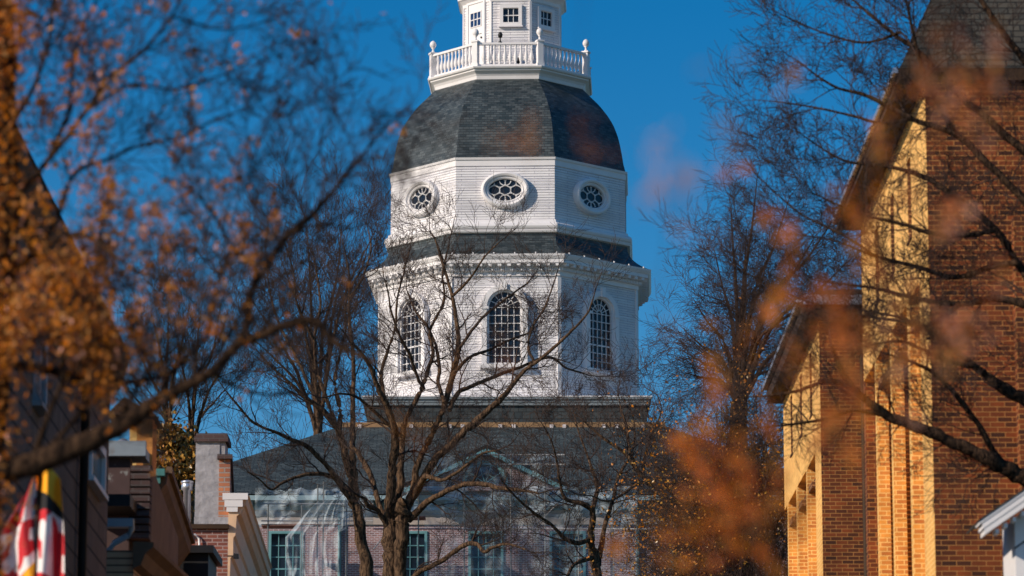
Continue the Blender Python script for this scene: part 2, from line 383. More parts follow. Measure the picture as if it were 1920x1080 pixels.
for k in range(8):
    v = A[k]; a = ang(k); n = Vector((math.sin(a), -math.cos(a), 0)); t = Vector((math.cos(a), math.sin(a), 0)); o = Vector((v.x, v.y, 0))
    p = MB(); p.obox(o, t, n, -.13, .13, -.13, .13, zdk+.003, ztop+.02); p.obox(o, t, n, -.17, .17, -.17, .17, ztop+.02, ztop+.09); p.obox(o, t, n, -.17, .17, -.16, .16, zdk+.006, zdk+.14)
    p.build('post', M['white'], railing)
    f = MB(); zf = ztop+.09
    pts = [(.13, 0), (.08, .05), (.05, .09), (.045, .17), (.08, .19)] + [(.15*math.sin(math.pi*i/8)+.002, .34-.16*math.cos(math.pi*i/8)) for i in range(1, 8)] + [(.02, .51)]
    f.lathe(v.x, v.y, [(r, zf+h*1.15) for r, h in pts], 14); f.build('ball_finial', M['white'], railing)
bm_ = MB(); hb = (ztop-.10)-(zdk+.12)
bp_ = [(.06, 0), (.06, .06), (.04, .08), (.045, .12), (.085, .25), (.095, .36), (.075, .50), (.045, .66), (.038, .78), (.055, .86), (.055, .89), (.04, .91), (.06, .94), (.06, 1)]
bm_.lathe(0, 0, [(r, h*hb) for r, h in bp_], 10); proto = bm_.build('baluster', M['white']); proto.parent = railing; first = True
for k in range(8):
    o, t, n = frame(k, Rb, CXU); L = 2*Rb*math.sin(R_(22.5))-.5
    for i in range(10):
        u = -L/2 + (i+.5)*L/10; q = o + t*u; q.z = zdk+.12
        ob = proto if first else proto.copy()
        if not first: COL.objects.link(ob); ob.parent = railing
        first = False; ob.location = q - wloc(railing)
# ---- lantern
RL = 98.5*K; CXL = P(960.5, 50, 165).x; ztl = PZ(2, TY-RL*.924)
clap(RL, zdk-.02, RL, ztl, h=.135, cx=CXL).build('lantern_wall', M['white_siding'], SH)
for k in range(8):
    b = MB(); v = octo(RL+.04, 0, CXL)[k]; a = ang(k); n = Vector((math.sin(a), -math.cos(a), 0)); t = Vector((math.cos(a), math.sin(a), 0))
    b.obox(Vector((v.x, v.y, 0)), t, n, -.06, .06, -.12, -.005, zdk, ztl)
    b.build('corner_board', M['white'], SH)
shell([(RL, ztl-.02), (RL+.05, ztl), (RL+.06, ztl+.15), (RL+.22, ztl+.3), (RL+.30, ztl+.34), (RL+.32, ztl+.5), (RL+.2, ztl+.52)], CXL).build('lantern_cornice', M['white'], SH)
shell([(RL+.2, ztl+.5), (RL, ztl+1.0), (RL-.5, ztl+1.7), (RL-1.2, ztl+2.2), (.5, ztl+2.5), (.35, ztl+3.6), (.1, ztl+4)], CXL, closed=True).build('lantern_roof', M['slate_pale'], SH)

# ---- windows of the tower
def band_arch(b, o, t, n, hw_i, hw_o, z0, zs, n0, n1, m=0, seg=20, top=0):
    """arched casing band between inner and outer half widths, springing at zs"""
    def out(hw): return [(-hw, z0)] + [(-hw*math.cos(math.pi*i/seg), zs + hw*math.sin(math.pi*i/seg)) for i in range(seg+1)] + [(hw, z0)]
    I, O = out(hw_i), out(hw_o); N = len(I); base = len(b.v)
    for w in (n0, n1):
        for L in (I, O):
            for u, z in L: b.v.append((o.x+t.x*u+n.x*w, o.y+t.y*u+n.y*w, z))
    i0, o0, i1, o1 = base, base+N, base+2*N, base+3*N
    for i in range(N-1):
        b.face((i1+i, i1+i+1, o1+i+1, o1+i), m); b.face((o0+i, o1+i, o1+i+1, o0+i+1), m); b.face((i0+i, i0+i+1, i1+i+1, i1+i), m)
def poly_on(b, o, t, n, pts, w, m=0):
    k = b.add([(o.x+t.x*u+n.x*w, o.y+t.y*u+n.y*w, z) for u, z in pts]); b.face(list(range(k, k+len(pts))), m)
def bar(b, o, t, n, u0, z0, u1, z1, wd, w0, w1, m=0):
    d = Vector((u1-u0, z1-z0)); L = d.length; d /= L; e = Vector((-d.y, d.x))*wd/2
    q = lambda u, z, w: (o.x+t.x*u+n.x*w, o.y+t.y*u+n.y*w, z)
    c = [(u0-e.x, z0-e.y), (u1-e.x, z1-e.y), (u1+e.x, z1+e.y), (u0+e.x, z0+e.y)]
    b.hexa([q(u, z, w0) for u, z in c], [q(u, z, w1) for u, z in c], m)
def arched_window(k, R, z0, zs, hw, cols=5, rows=7, casing=.33, proud=.30):
    o, t, n = frame(k, R); c = MB()
    band_arch(c, o, t, n, hw+.10, hw+casing, z0-.05, zs, .0, proud); band_arch(c, o, t, n, hw+.001, hw+.102, z0, zs, .0, proud-.12)
    c.obox(o, t, n, -hw-casing-.08, hw+casing+.08, 0, proud+.05, z0-.22, z0-.051)
    c.obox(o, t, n, -hw-casing-.04, -hw-.02, proud, proud+.04, zs-.10, zs+.02); c.obox(o, t, n, hw+.02, hw+casing+.04, proud, proud+.04, zs-.10, zs+.02)
    zk = zs+hw+.05; c.obox(o, t, n, -.11, .11, proud-.05, proud+.09, zk, zk+.42)
    w = c.build('arched_window', M['white'], SH)
    g = MB(); poly_on(g, o, t, n, [(-hw, z0)] + [(hw, z0)] + [(hw*math.cos(math.pi*i/20), zs+hw*math.sin(math.pi*i/20)) for i in range(21)], .03)
    g.build('glass', M['glass'], w)
    s = MB(); f = .028
    for i in range(1, cols):
        u = -hw + 2*hw*i/cols; bar(s, o, t, n, u, z0, u, zs + (.0 if i in (1, cols-1) else .0), f, .04, .09)
    for i in range(rows+1):
        z = z0 + (zs-z0)*i/rows; bar(s, o, t, n, -hw, z, hw, z, .06 if i == 3 or i == 0 else f, .045, .10)
    for rr in (hw*.22, hw*.62):
        for i in range(16):
            a0, a1 = math.pi*i/16, math.pi*(i+1)/16; bar(s, o, t, n, rr*math.cos(a0), zs+rr*math.sin(a0), rr*math.cos(a1), zs+rr*math.sin(a1), f, .04, .085)
    for i in range(1, 7):
        a0 = math.pi*i/7; r0 = hw*.22; bar(s, o, t, n, r0*math.cos(a0), zs+r0*math.sin(a0), hw*math.cos(a0), zs+hw*math.sin(a0), f, .04, .08)
    s.build('sash_bars', M['white'], w)
Yp = TY - Rd*.924
for k in (-1, 0, 1): arched_window(k, Rd+.0, PZ(682, Yp), PZ(577, Yp), .68)
def oval_window(k, R, zc, A, B):
    o, t, n = frame(k, R); c = MB(); N = 40
    def ringf(pr):
        base = len(c.v)
        for (sa_, w) in pr:
            for i in range(N):
                a = 2*math.pi*i/N; u, z = (A+sa_)*math.cos(a), zc+(B+sa_)*math.sin(a); c.v.append((o.x+t.x*u+n.x*w, o.y+t.y*u+n.y*w, z))
        for j in range(len(pr)-1):
            for i in range(N): c.face((base+j*N+i, base+(j+1)*N+i, base+(j+1)*N+(i+1) % N, base+j*N+(i+1) % N), 0, None, False)
    ringf([(0, .02), (0, .16), (.05, .20), (.10, .17), (.12, .17), (.14, .26), (.22, .30), (.29, .27), (.32, .22), (.33, .0)])
    w = c.build('oval_window', M['white'], SH)
    g = MB(); poly_on(g, o, t, n, [(A*math.cos(2*math.pi*i/N), zc+B*math.sin(2*math.pi*i/N)) for i in range(N)], .035); g.build('glass', M['glass'], w)
    s = MB(); ew, eh = A*.325, B*.40
    rows = [(0, [-2*ew, 0, 2*ew]), (1.72*eh, [-ew, ew]), (-1.72*eh, [-ew, ew]), (1.72*eh, [-3*ew, 3*ew]), (-1.72*eh, [-3*ew, 3*ew]), (3.44*eh*.62, [0]), (-3.44*eh*.62, [0])]
    for zo, us in rows:
        for uc in us:
            for i in range(20):
                a0, a1 = 2*math.pi*i/20, 2*math.pi*(i+1)/20
                p0 = (uc+ew*1.04*math.cos(a0), zo+eh*1.04*math.sin(a0)); p1 = (uc+ew*1.04*math.cos(a1), zo+eh*1.04*math.sin(a1))
                if max((p0[0]/A)**2+(p0[1]/B)**2, (p1[0]/A)**2+(p1[1]/B)**2) < 1.0: bar(s, o, t, n, p0[0], zc+p0[1], p1[0], zc+p1[1], .034, .04, .075)
    s.build('sash_bars', M['white'], w)
Yq = TY - R2*.924
for k in (-1, 0, 1): oval_window(k, R2, PZ(357, Yq), .75, .50)
def sash(k, R, u0, u1, z0, z1, cols, rows, cx, fr=.16, proud=.14, name='sash_window', gm='glass'):
    o, t, n = frame(k, R, cx); c = MB()
    c.obox(o, t, n, u0-fr, u0, 0, proud, z0-fr, z1+fr); c.obox(o, t, n, u1, u1+fr, 0, proud, z0-fr, z1+fr)
    c.obox(o, t, n, u0, u1, 0, proud, z1, z1+fr); c.obox(o, t, n, u0-fr-.04, u1+fr+.04, 0, proud+.05, z0-fr-.06, z0-fr); c.obox(o, t, n, u0, u1, 0, proud, z0-fr, z0)
    w = c.build(name, M['white'], SH)
    g = MB(); poly_on(g, o, t, n, [(u0, z0), (u1, z0), (u1, z1), (u0, z1)], .03); g.build('glass', M[gm], w)
    s = MB()
    for i in range(1, cols): u = u0+(u1-u0)*i/cols; bar(s, o, t, n, u, z0, u, z1, .03, .032, .06)
    for i in range(0, rows+1): z = z0+(z1-z0)*i/rows; bar(s, o, t, n, u0, z, u1, z, .04, .033, .065)
    s.build('sash_bars', M['white'], w)
    return w
Yl = TY - RL*.924; zc0, zc1 = PZ(43, Yl), PZ(16, Yl)
sash(0, RL, -.33, .37, zc0, zc1, 3, 2, CXL); sash(1, RL, -.36, .34, zc0, zc1, 3, 2, CXL)
# door on the left face
o, t, n = frame(-1, RL, CXL); d = MB()
zdr = zdk+.05; d.obox(o, t, n, -.50, .50, 0, .07, zdr, zc1+.42); d.obox(o, t, n, -.62, -.501, 0, .11, zdr, zc1+.52); d.obox(o, t, n, .501, .62, 0, .11, zdr, zc1+.52); d.obox(o, t, n, -.5, .5, 0, .11, zc1+.421, zc1+.52)
dr = d.build('gallery_door', M['white'], SH)
g = MB(); poly_on(g, o, t, n, [(-.36, zc0), (.36, zc0), (.36, zc1), (-.36, zc1)], .075); g.build('glass', M['glass_blue'], dr)
s = MB()
for i in (0, 1, 2, 3): bar(s, o, t, n, -.36+.24*i, zc0, -.36+.24*i, zc1, .04, .076, .10)
for i in (0, 1, 2): bar(s, o, t, n, -.38, zc0+(zc1-zc0)*i/2, .38, zc0+(zc1-zc0)*i/2, .04, .077, .105)
s.build('sash_bars', M['white'], dr)
h = MB(); h.obox(o, t, n, .36, .42, .075, .13, zc0-.62, zc0-.55); h.obox(o, t, n, .0, .40, .075, .085, zc0-.40, zc0-.38); h.build('door_handle', M['black'], dr)
# floodlights standing on the gallery
for i, (px, py, hh) in enumerate([(938, 78, .55), (972, 108, .3)]):
    q = P(px, py, TY-Rb*.924-.02 if i == 0 else TY-Rb*.924+.3); f = MB()
    z0 = ztop+.004 if i == 0 else zdk+.02
    f.lathe(q.x, q.y, [(.09, z0), (.09, z0+.03), (.03, z0+.05), (.03, z0+.22), (.09, z0+.24), (.11, z0+.38), (.07, z0+.46), (.02, z0+.50)], 10)
    fl = f.build('floodlight', M['black']); tag(fl, ['small black floodlight standing on the gallery handrail above the balusters', 'small dark floodlight behind the balusters on the gallery deck'][i], 'floodlight')

# ---- square base under the drum
hb_ = 6.55; yb0 = TY - hb_; yb1 = TY + hb_
bx0, bx1 = P(678, 760, yb0).x, P(1222, 760, yb0).x
zbt = PZ(744, yb0); zbm = PZ(759, yb0); zbb = PZ(795, yb0)
b = MB(); i_ = .22
b.box(bx0+i_, bx1-i_, yb0+i_, yb1-i_, zbb-1.5, zbm); b.build('tower_base', M['slate_wall'], SH)
b = MB(); b.box(bx0, bx1, yb0, yb1, zbt-.10, zbt); b.box(bx0+.07, bx1-.07, yb0+.07, yb1-.07, zbt-.22, zbt-.1); b.box(bx0+.1, bx1-.1, yb0+.1, yb1-.1, zbm, zbt-.22)
b.build('base_cornice', M['base_grey'], SH)
b = MB(); b.box(bx0-.02, bx1+.02, yb0-.02, yb1+.02, zbt+.002, zbt+.05); b.build('base_flashing', M['white'], SH)
# ---- main roof
ye = 150.2; ztr = PZ(797, 158.0)
xl, xr = P(250, 925, ye).x, P(1600, 925, ye).x; zev = PZ(926, ye)
tl, tr_ = P(646, 797, 158.0).x, P(1243, 797, 158.0).x; ybk = 2*TY - ye
b = MB()
E = [(xl, ye, zev), (xr, ye, zev), (xr, ybk, zev), (xl, ybk, zev)]; T = [(tl, 158.0, ztr), (tr_, 158.0, ztr), (tr_, 2*TY-158.0, ztr), (tl, 2*TY-158.0, ztr)]
L = math.hypot(158-ye, ztr-zev)
b.quad(E[0], E[1], T[1], T[0], 0, [(xl, 0), (xr, 0), (tr_, L), (tl, L)]); b.quad(E[1], E[2], T[2], T[1], 0, [(0, 0), (30, 0), (22, L), (8, L)])
b.quad(E[3], E[0], T[0], T[3], 0, [(0, 0), (30, 0), (22, L), (8, L)]); b.quad(E[2], E[3], T[3], T[2], 0, [(0, 0), (30, 0), (22, L), (8, L)]); b.quad(*T, 0, [(0, 0), (1, 0), (1, 1), (0, 1)])
M['slate_uv'] = mat_brick('slate_roof_courses', (.026, .040, .047), (.075, .098, .105), (.008, .012, .015), bw=.34, rh=.17, ms=.016, uv=True, bump=.02, stain=.3, scale_var=.35, rough=.65)
b.build('main_roof', M['slate_uv'], SH)
b = MB(); zl = PZ(797, 157.9)
b.box(tl-.1, tr_+.1, 157.75, 157.95, zl-.16, zl+.10); b.build('ledge_board', M['soffit'], SH)
M['clip'] = mat_plain('scaffold_clip', (.62, .56, .56), .6, .5, 14)
for px in (674, 771, 843, 867, 938, 963, 1034, 1058, 1132, 1156, 1206):
    q = P(px, 800, 157.7); b = MB(); b.box(q.x-.08, q.x+.08, 157.68, 157.745, zl-.33, zl-.0); b.box(q.x-.05, q.x+.05, 157.64, 157.679, zl-.30, zl-.2)
    b.build('ledge_bracket', M['clip'], SH)
# ---- brick facade
yf = 151.0; z0f = gh(150)-.3
wins = [(536, 64), (769, 64), (911, 66), (1064, 68), (1290, 66)]
zwt = PZ(996, yf); zwb = zwt-2.9
xs_ = [P(270, 1000, yf).x]
for c_, w_ in wins: xs_ += [P(c_-w_/2, 1000, yf).x, P(c_+w_/2, 1000, yf).x]
xs_.append(P(1590, 1000, yf).x); b = MB()
zbr = PZ(984, yf)
for i in range(0, len(xs_)-1, 2): b.box(xs_[i], xs_[i+1], yf, yf+.4, zwb, zwt)
b.box(xs_[0], xs_[-1], yf, yf+.4, zwt, zbr); b.box(xs_[0], xs_[-1], yf, yf+.4, z0f, zwb); b.box(xs_[0], xs_[-1], yf+.9, ybk-.5, z0f, zev-.1)
b.build('brick_wall', M['brick_state'], SH)
b = MB(); b.box(xs_[0]-.05, xs_[-1]+.05, yf-.08, yf+.3, zbr, PZ(957, yf)); b.box(xs_[0]-.1, xs_[-1]+.1, yf-.14, yf+.3, PZ(968, yf), PZ(965, yf)); b.build('stone_band', M['tan_trim'], SH)
b = MB(); za, zb_ = PZ(957, yf), zev
b.box(xs_[0]-.1, xs_[-1]+.1, yf-.15, yf+.3, za, zb_-.25); b.box(xs_[0]-.5, xs_[-1]+.5, yf-.75, yf+.3, zb_-.25, zb_-.05); b.box(xs_[0]-.4, xs_[-1]+.4, yf-.3, yf+.3, za+.3, za+.36)
x = xs_[0]
while x < xs_[-1]: b.box(x, x+.16, yf-.6, yf-.15, zb_-.42, zb_-.25); x += .62
b.build('main_cornice', M['cornice_shade'], SH)
for c_, w_ in wins:
    x0, x1 = P(c_-w_/2, 1000, yf).x, P(c_+w_/2, 1000, yf).x; f = MB(); fw = .11
    f.box(x0, x0+fw, yf-.06, yf+.2, zwb, zwt); f.box(x1-fw, x1, yf-.06, yf+.2, zwb, zwt); f.box(x0+fw, x1-fw, yf-.06, yf+.2, zwt-fw, zwt); f.box(x0-.1, x1+.1, yf-.12, yf-.062, zwb-.1, zwb)
    w = f.build('window', M['teal'], SH); g = MB(); g.box(x0+fw, x1-fw, yf+.1, yf+.12, zwb, zwt-fw); g.build('glass', M['glass'], w)
    s = MB()
    for i in range(1, 4): u = x0+fw+(x1-x0-2*fw)*i/4; s.box(u-.018, u+.018, yf+.06, yf+.099, zwb, zwt-fw)
    for i in range(1, 6): z = zwt-fw-.48*i; s.box(x0+fw, x1-fw, yf+.05, yf+.098, z-.02-(.02 if i == 3 else 0), z+.02)
    s.build('sash_bars', M['teal'], w)
for px in (637, 1196):
    q = P(px, 1000, yf-.12); b = MB(); b.tube([(q.x, yf-.12, z0f), (q.x, yf-.12, PZ(960, yf))], .075, 8); b.build('downspout', M['teal'], SH)
# ---- central pediment
yp = 150.0; pL, pR = P(772, 918, yp).x, P(1052, 918, yp).x; pc = (pL+pR)/2; zp0, zp1 = PZ(920, yp), PZ(851, yp)
b = MB(); k = b.add([(pL, yp, zp0), (pR, yp, zp0), (pc, yp, zp1), (pL, yp+3, zp0), (pR, yp+3, zp0), (pc, yp+3, zp1)]); b.face((k, k+1, k+2)); b.face((k+3, k+5, k+4)); b.face((k, k+3, k+4, k+1))
pdm = b.build('pediment', M['brick_state'], SH)
b = MB()
for s_, xe in ((1, pL-.35), (-1, pR+.35)):
    dz = (zp1-zp0)/(pc-pL)
    lo = [(xe, yp-.5, zp0-.02), (pc, yp-.5, zp1+.12), (pc, yp+5, zp1+.12), (xe, yp+5, zp0-.02)]
    if s_ < 0: lo = [lo[1], lo[0], lo[3], lo[2]]
    b.hexa(lo, [(x, y, z+.2) for x, y, z in lo])
b.build('raking_cornice', M['slate_uv'], pdm)
b = MB()
for xe in (pL-.3, pR+.3):
    bar(b, Vector((0, yp-.5, 0)), Vector((1, 0, 0)), Vector((0, -1, 0)), xe, zp0-.08, pc, zp1+.06, .17, -.12, .06)
b.build('raking_moulding', M['teal'], pdm)
lz = PZ(907, yp); lr = .78; b = MB(); o = Vector((pc-.05, yp, 0)); t = Vector((1, 0, 0)); n = Vector((0, -1, 0))
band_arch(b, o, t, n, lr, lr+.16, lz-.05, lz, -.02, .10); lw = b.build('lunette', M['teal'], pdm)

b = MB(); b2 = [(lr*math.cos(math.pi*i/20), lz+lr*math.sin(math.pi*i/20)) for i in range(21)]; poly_on(b, o, t, n, b2, .02)
for i in range(1, 5): a = math.pi*i/5; bar(b, o, t, n, 0, lz, lr*math.cos(a), lz+lr*math.sin(a), .03, .025, .05, 1)
for i in range(16): a, a2 = math.pi*i/16, math.pi*(i+1)/16; bar(b, o, t, n, .4*math.cos(a), lz+.4*math.sin(a), .4*math.cos(a2), lz+.4*math.sin(a2), .03, .025, .05, 1)
b.build('lunette_glass', [M['glass'], M['teal']], pdm)

# ================================================================ scaffold and sheeting
ys_ = 148.6
SC = empty('scaffold', (0, ys_, gh(148)), 'metal pipe scaffold standing against the brick front of the state house', 'scaffold')
gz = gh(148.6)
for px, top in ((607, 903), (596, 908), (650, 945), (785, 900), (871, 846), (958, 846), (1022, 850), (503, 945), (566, 945), (1085, 930), (1150, 930)):
    q = P(px, top, ys_); b = MB(); b.tube([(q.x, ys_, gz), (q.x, ys_, q.z)], .028, 6); b.build('scaffold_pole', M['pipe'], SC)
for x0, x1, y in ((490, 700, 977), (490, 640, 984), (860, 1060, 853), (700, 1240, 992), (490, 700, 945), (880, 1060, 871)):
    a, c = P(x0, y, ys_), P(x1, y, ys_); b = MB(); b.tube([(a.x, ys_-.05, a.z), (c.x, ys_-.05, c.z)], .026, 6); b.build('scaffold_rail', M['pipe'] if y != 984 else M['brick_red'], SC)
for a, c in (((700, 1030), (735, 985)), ((1000, 990), (1050, 940))):
    a, c = P(*a, ys_), P(*c, ys_); b = MB(); b.tube([a, c], .024, 6); b.build('scaffold_brace', M['pipe'], SC)
for x0, x1, y in ((492, 556, 986), (766, 798, 970)):
    a, c = P(x0, y, ys_+.5), P(x1, y, ys_+.5); b = MB(); b.box(a.x, c.x, ys_+.02, ys_+1.0, a.z-.06, a.z); b.build('walk_board', M['brick_red'], SC)
from mathutils import noise as mnoise
def sheet(name, pts_fn, nu, nv, label, mt='plastic'):
    b = MB()
    for j in range(nv+1):
        for i in range(nu+1): b.v.append(tuple(pts_fn(i/nu, j/nv)))
    for j in range(nv):
        for i in range(nu): k = j*(nu+1)+i; b.face((k, k+1, k+nu+2, k+nu+1), 0, None, True)
    return tag(b.build(name, M[mt]), label, 'plastic sheet', 'plastic sheets hung on the scaffold')
r7 = random.Random(7); ph = [r7.uniform(0, 6.28) for _ in range(12)]
def top_sheet(x0, x1, y0, y1, Y, sag=6, amp=.12):
    def f(u, v):
        px = x0+(x1-x0)*u; py = y1+(y0-y1)*v + sag*mnoise.noise(Vector((u*14, ph[1], v)))*1.3
        q = P(px, py, Y); w = amp*3.2*(mnoise.noise(Vector((px*.022, v*2.2, Y)))+.5*mnoise.noise(Vector((px*.06, v*5, Y+9))))
        return (q.x, Y+w, q.z)
    return f
sheet('plastic_sheet', top_sheet(478, 700, 917, 985, 148.9), 90, 14, 'clear plastic sheeting wrapped along the cornice at the left of the big tree')
sheet('plastic_sheet', top_sheet(745, 1195, 912, 962, 148.9, 4), 140, 12, 'long clear plastic sheeting stretched over the cornice below the pediment')
sheet('plastic_sheet', top_sheet(800, 1045, 853, 915, 149.0, 3), 90, 12, 'clear plastic sheeting hung in front of the arched pediment window', 'plastic_thin')
sheet('plastic_sheet', top_sheet(795, 1198, 962, 1120, 148.75, 4), 110, 20, 'sheer plastic sheeting veiling the brick wall and windows right of the big trunk', 'plastic_thin')
def drape(u, v):
    x0 = 608 - 40*(1-v)**.7 - 22*v*0; x1 = 648 - 10*(1-v); py = 935 + 160*(1-v)
    px = (605-70*min(1, (1-v)*2.2)**.8) + ((655 if v > .6 else 640) - (605-70*min(1, (1-v)*2.2)**.8))*u
    q = P(px, py, 148.3); return (q.x, 148.3+.16*math.sin(u*30+v*3+3*mnoise.noise(Vector((u*5, v*3, 0))))+.22*mnoise.noise(Vector((u*16, v*4, 2))), q.z)
sheet('plastic_sheet', drape, 60, 20, 'pleated plastic sheeting hanging down beside the teal framed window', 'plastic_dense')
# ================================================================ CHURCH on the right
CH = empty('church', (7, 55, gh(55)), 'brick church with steep dark slate roof, tall recessed piers and slit openings', 'church')
XW, YA, YB = 5.25, 47.9, 57.4          # main block: long side plane, near corner, end at the wing
XV, YC, YD = 5.07, 63.4, 72.9          # wing
ZE = 14.0; ZN = 11.5; zg_ = gh(50)-1
slits_m = [P(1708, 400, 50.4).y]; 
def side_y(X, px): return X*FPX/(px-960.) if False else None
def ypix(X, px):       # distance at which plane x = X shows at pixel column px (low accuracy is fine)
    lo, hi = 20., 160.
    for _ in range(40):
        m = (lo+hi)/2
        # centre height pixel ~ 500
        if P(px, 520, m).x < X: lo = m
        else: hi = m
    return lo
XW = P(1742, 520, YA).x; YBm = ypix(XW, 1616)
XV = P(1537, 700, YC).x; YDm = ypix(XV, 1465)
def side_wall(name, X, y0, y1, slit_px, rib_px, corner_px, brick_front):
    """long wall facing the street: flush above ZN with slits, recessed between ribs below"""
    b = MB(); D = .42
    ycor = ypix(X, corner_px)
    cuts = []
    for px in slit_px: y = ypix(X, px); cuts.append((y-.26, y+.26))
    cuts.sort(); ya = y0
    z0s, z1s = 12.30, 13.45
    b.box(X, X+D, y0+.012, y1, ZN, z0s); b.box(X, X+D, y0+.012, y1, z1s, ZE)
    for (c0, c1) in cuts + [(y1, y1)]:
        b.box(X, X+D, ya+(.012 if ya == y0 else 0), c0, z0s, z1s); ya = c1
    b.box(X+D, X+D+.3, y0+.3, y1, zg_, ZE-.3)
    b.box(X, X+D, y0+.012, ycor, zg_, ZN)
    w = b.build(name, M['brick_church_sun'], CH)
    s = MB()
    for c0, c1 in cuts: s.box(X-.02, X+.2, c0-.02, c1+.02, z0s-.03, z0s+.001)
    s.build('slit_sill', M['brick_church_shade'], w)
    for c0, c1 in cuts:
        s = MB(); s.box(X+.006, X+D-.01, c1-.012, c1-.001, z0s+.003, z1s-.003); s.box(X+.16, X+D-.01, c0+.001, c1-.02, z0s+.003, z1s-.003); s.build('slit', M['brick_church_shade'], w)  # dark slabs inside each slit paint the shade of the recess
    for i, px in enumerate(rib_px):
        y = ypix(X, px); r = MB()
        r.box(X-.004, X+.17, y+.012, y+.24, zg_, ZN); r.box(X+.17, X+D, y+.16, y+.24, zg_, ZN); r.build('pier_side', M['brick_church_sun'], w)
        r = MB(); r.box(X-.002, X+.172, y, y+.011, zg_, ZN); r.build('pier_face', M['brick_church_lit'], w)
        r = MB(); r.box(X+.171, X+D, y+.14, y+.159, zg_, ZN-.1); r.build('inner_pier_face', M['brick_church_shade'], w)  # set-back step, its shade painted by the darker brick copy
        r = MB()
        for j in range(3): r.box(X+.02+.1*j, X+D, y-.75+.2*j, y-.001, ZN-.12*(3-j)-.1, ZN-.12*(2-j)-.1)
        r.build('corbel', M['brick_church_shade'], w)
    return w
side_wall('street_wall', XW, YA, YBm, [1708, 1675, 1645], [1703, 1669, 1640], 1723, None)
side_wall('wing_street_wall', XV, YC, YDm, [1517, 1498, 1480], [1508, 1489, 1472], 1523, None)
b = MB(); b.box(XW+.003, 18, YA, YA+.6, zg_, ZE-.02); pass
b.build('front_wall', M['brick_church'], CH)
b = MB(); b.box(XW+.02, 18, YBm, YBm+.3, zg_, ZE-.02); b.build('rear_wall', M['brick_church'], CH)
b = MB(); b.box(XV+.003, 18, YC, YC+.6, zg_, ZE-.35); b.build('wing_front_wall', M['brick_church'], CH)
# small second slit seen on the frontal wall strip near the white house: brick pilaster
b = MB(); q = P(1908, 700, YA-.25); b.box(q.x, q.x+1, YA-.25, YA-.005, zg_, ZN+.6); b.build('pilaster', M['brick_church'], CH)
# roofs: hipped slate over a boxed wooden eave
def roof(name, X, y0, y1, rise, over=.36):
    e = MB(); x1 = 18
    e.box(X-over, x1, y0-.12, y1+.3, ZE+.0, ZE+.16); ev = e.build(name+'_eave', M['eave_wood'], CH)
    g = MB(); g.box(X-over-.07, X-over-.002, y0-.12, y1+.3, ZE+.10, ZE+.17); g.build('gutter', M['galv'], ev)
    b = MB(); zz = ZE+.17; o = over-.02
    A, B, C, D_ = (X-o, y0-.11, zz), (x1, y0-.11, zz), (x1, y1+.28, zz), (X-o, y1+.28, zz)
    run = 7.0
    a2, c2 = (X-o+run*.35, y0-.11+run*.55, zz+rise), (x1, y0-.11+run*.55, zz+rise)
    d2 = (X-o+run*.35, y1+.28, zz+rise)
    b.quad(A, B, c2, a2); b.quad(D_, A, a2, d2); b.quad(a2, c2, (x1, y1+.28, zz+rise), d2); b.quad(C, D_, d2, (x1, y1+.28, zz+rise))
    b.build(name, M['roof_dark'], CH)
roof('main_roof', XW, YA, YBm, 5.5)
b = MB(); e = .3
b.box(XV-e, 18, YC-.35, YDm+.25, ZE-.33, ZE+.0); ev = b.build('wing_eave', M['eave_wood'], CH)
b = MB(); b.box(XV-e-.09, XV-e-.002, YC-.35, YDm+.25, ZE-.06, ZE+.03); b.box(XV-e, P(1620, 565, YC-.4).x, YC-.44, YC-.352, ZE-.12, ZE+.05); b.build('gutter', M['galv'], ev)
b = MB(); b.hexa([(XV-e, YC-.35, ZE+.002), (18, YC-.35, ZE+.002), (18, YDm+.25, ZE+.002), (XV-e, YDm+.25, ZE+.002)], [(XV+.2, YC+.1, ZE+.25), (18, YC+.1, ZE+.25), (18, YDm-.2, ZE+.25), (XV+.2, YDm-.2, ZE+.25)]); b.build('wing_roof', M['roof_dark'], CH)
# downpipe in the inner corner
b = MB(); q = P(1616, 620, YC-.1); b.tube([(q.x-.1, YC-.12, ZE-.4), (q.x, YC-.12, ZE-.9), (q.x, YC-.12, zg_)], .05, 6); b.build('downspout', M['eave_wood'], CH)

# ================================================================ white house corner bottom right
yw = 37.5
A = P(1836, 978, yw); Bp = P(1990, 872, yw)
WH = empty('white_house', (A.x+1, yw+1, gh(38)), 'white painted house corner with a raking cornice and small modillions in front of the church', 'house')
sl_ = (Bp.z-A.z)/(Bp.x-A.x)
b = MB(); wx = P(1903, 1000, yw+.25).x; x1 = A.x+4
zr = lambda x: A.z + (x-A.x)*sl_
k = b.add([(wx, yw+.25, gh(38)-.5), (x1, yw+.25, gh(38)-.5), (x1, yw+.25, zr(x1)-.2), (wx, yw+.25, zr(wx)-.2), (wx, yw+1.2, gh(38)-.5), (x1, yw+1.2, gh(38)-.5), (x1, yw+1.2, zr(x1)-.2), (wx, yw+1.2, zr(wx)-.2)])
for f in ((0, 1, 2, 3), (4, 7, 6, 5), (0, 3, 7, 4), (1, 5, 6, 2), (3, 2, 6, 7)): b.face([k+i for i in f])
b.build('gable_wall', M['white'], WH)
b = MB(); o = Vector((0, yw, 0)); t = Vector((1, 0, 0)); n = Vector((0, -1, 0))
def rk(z0, z1, xo, w0, w1, m=0):
    p = lambda x, z: (x, zr(x)+z)
    bar_pts = [(A.x+xo, zr(A.x+xo)+z0), (x1, zr(x1)+z0), (x1, zr(x1)+z1), (A.x+xo, zr(A.x+xo)+z1)]
    b.hexa([(u, yw-w0, z) for u, z in bar_pts], [(u, yw-w1, z) for u, z in bar_pts], m)
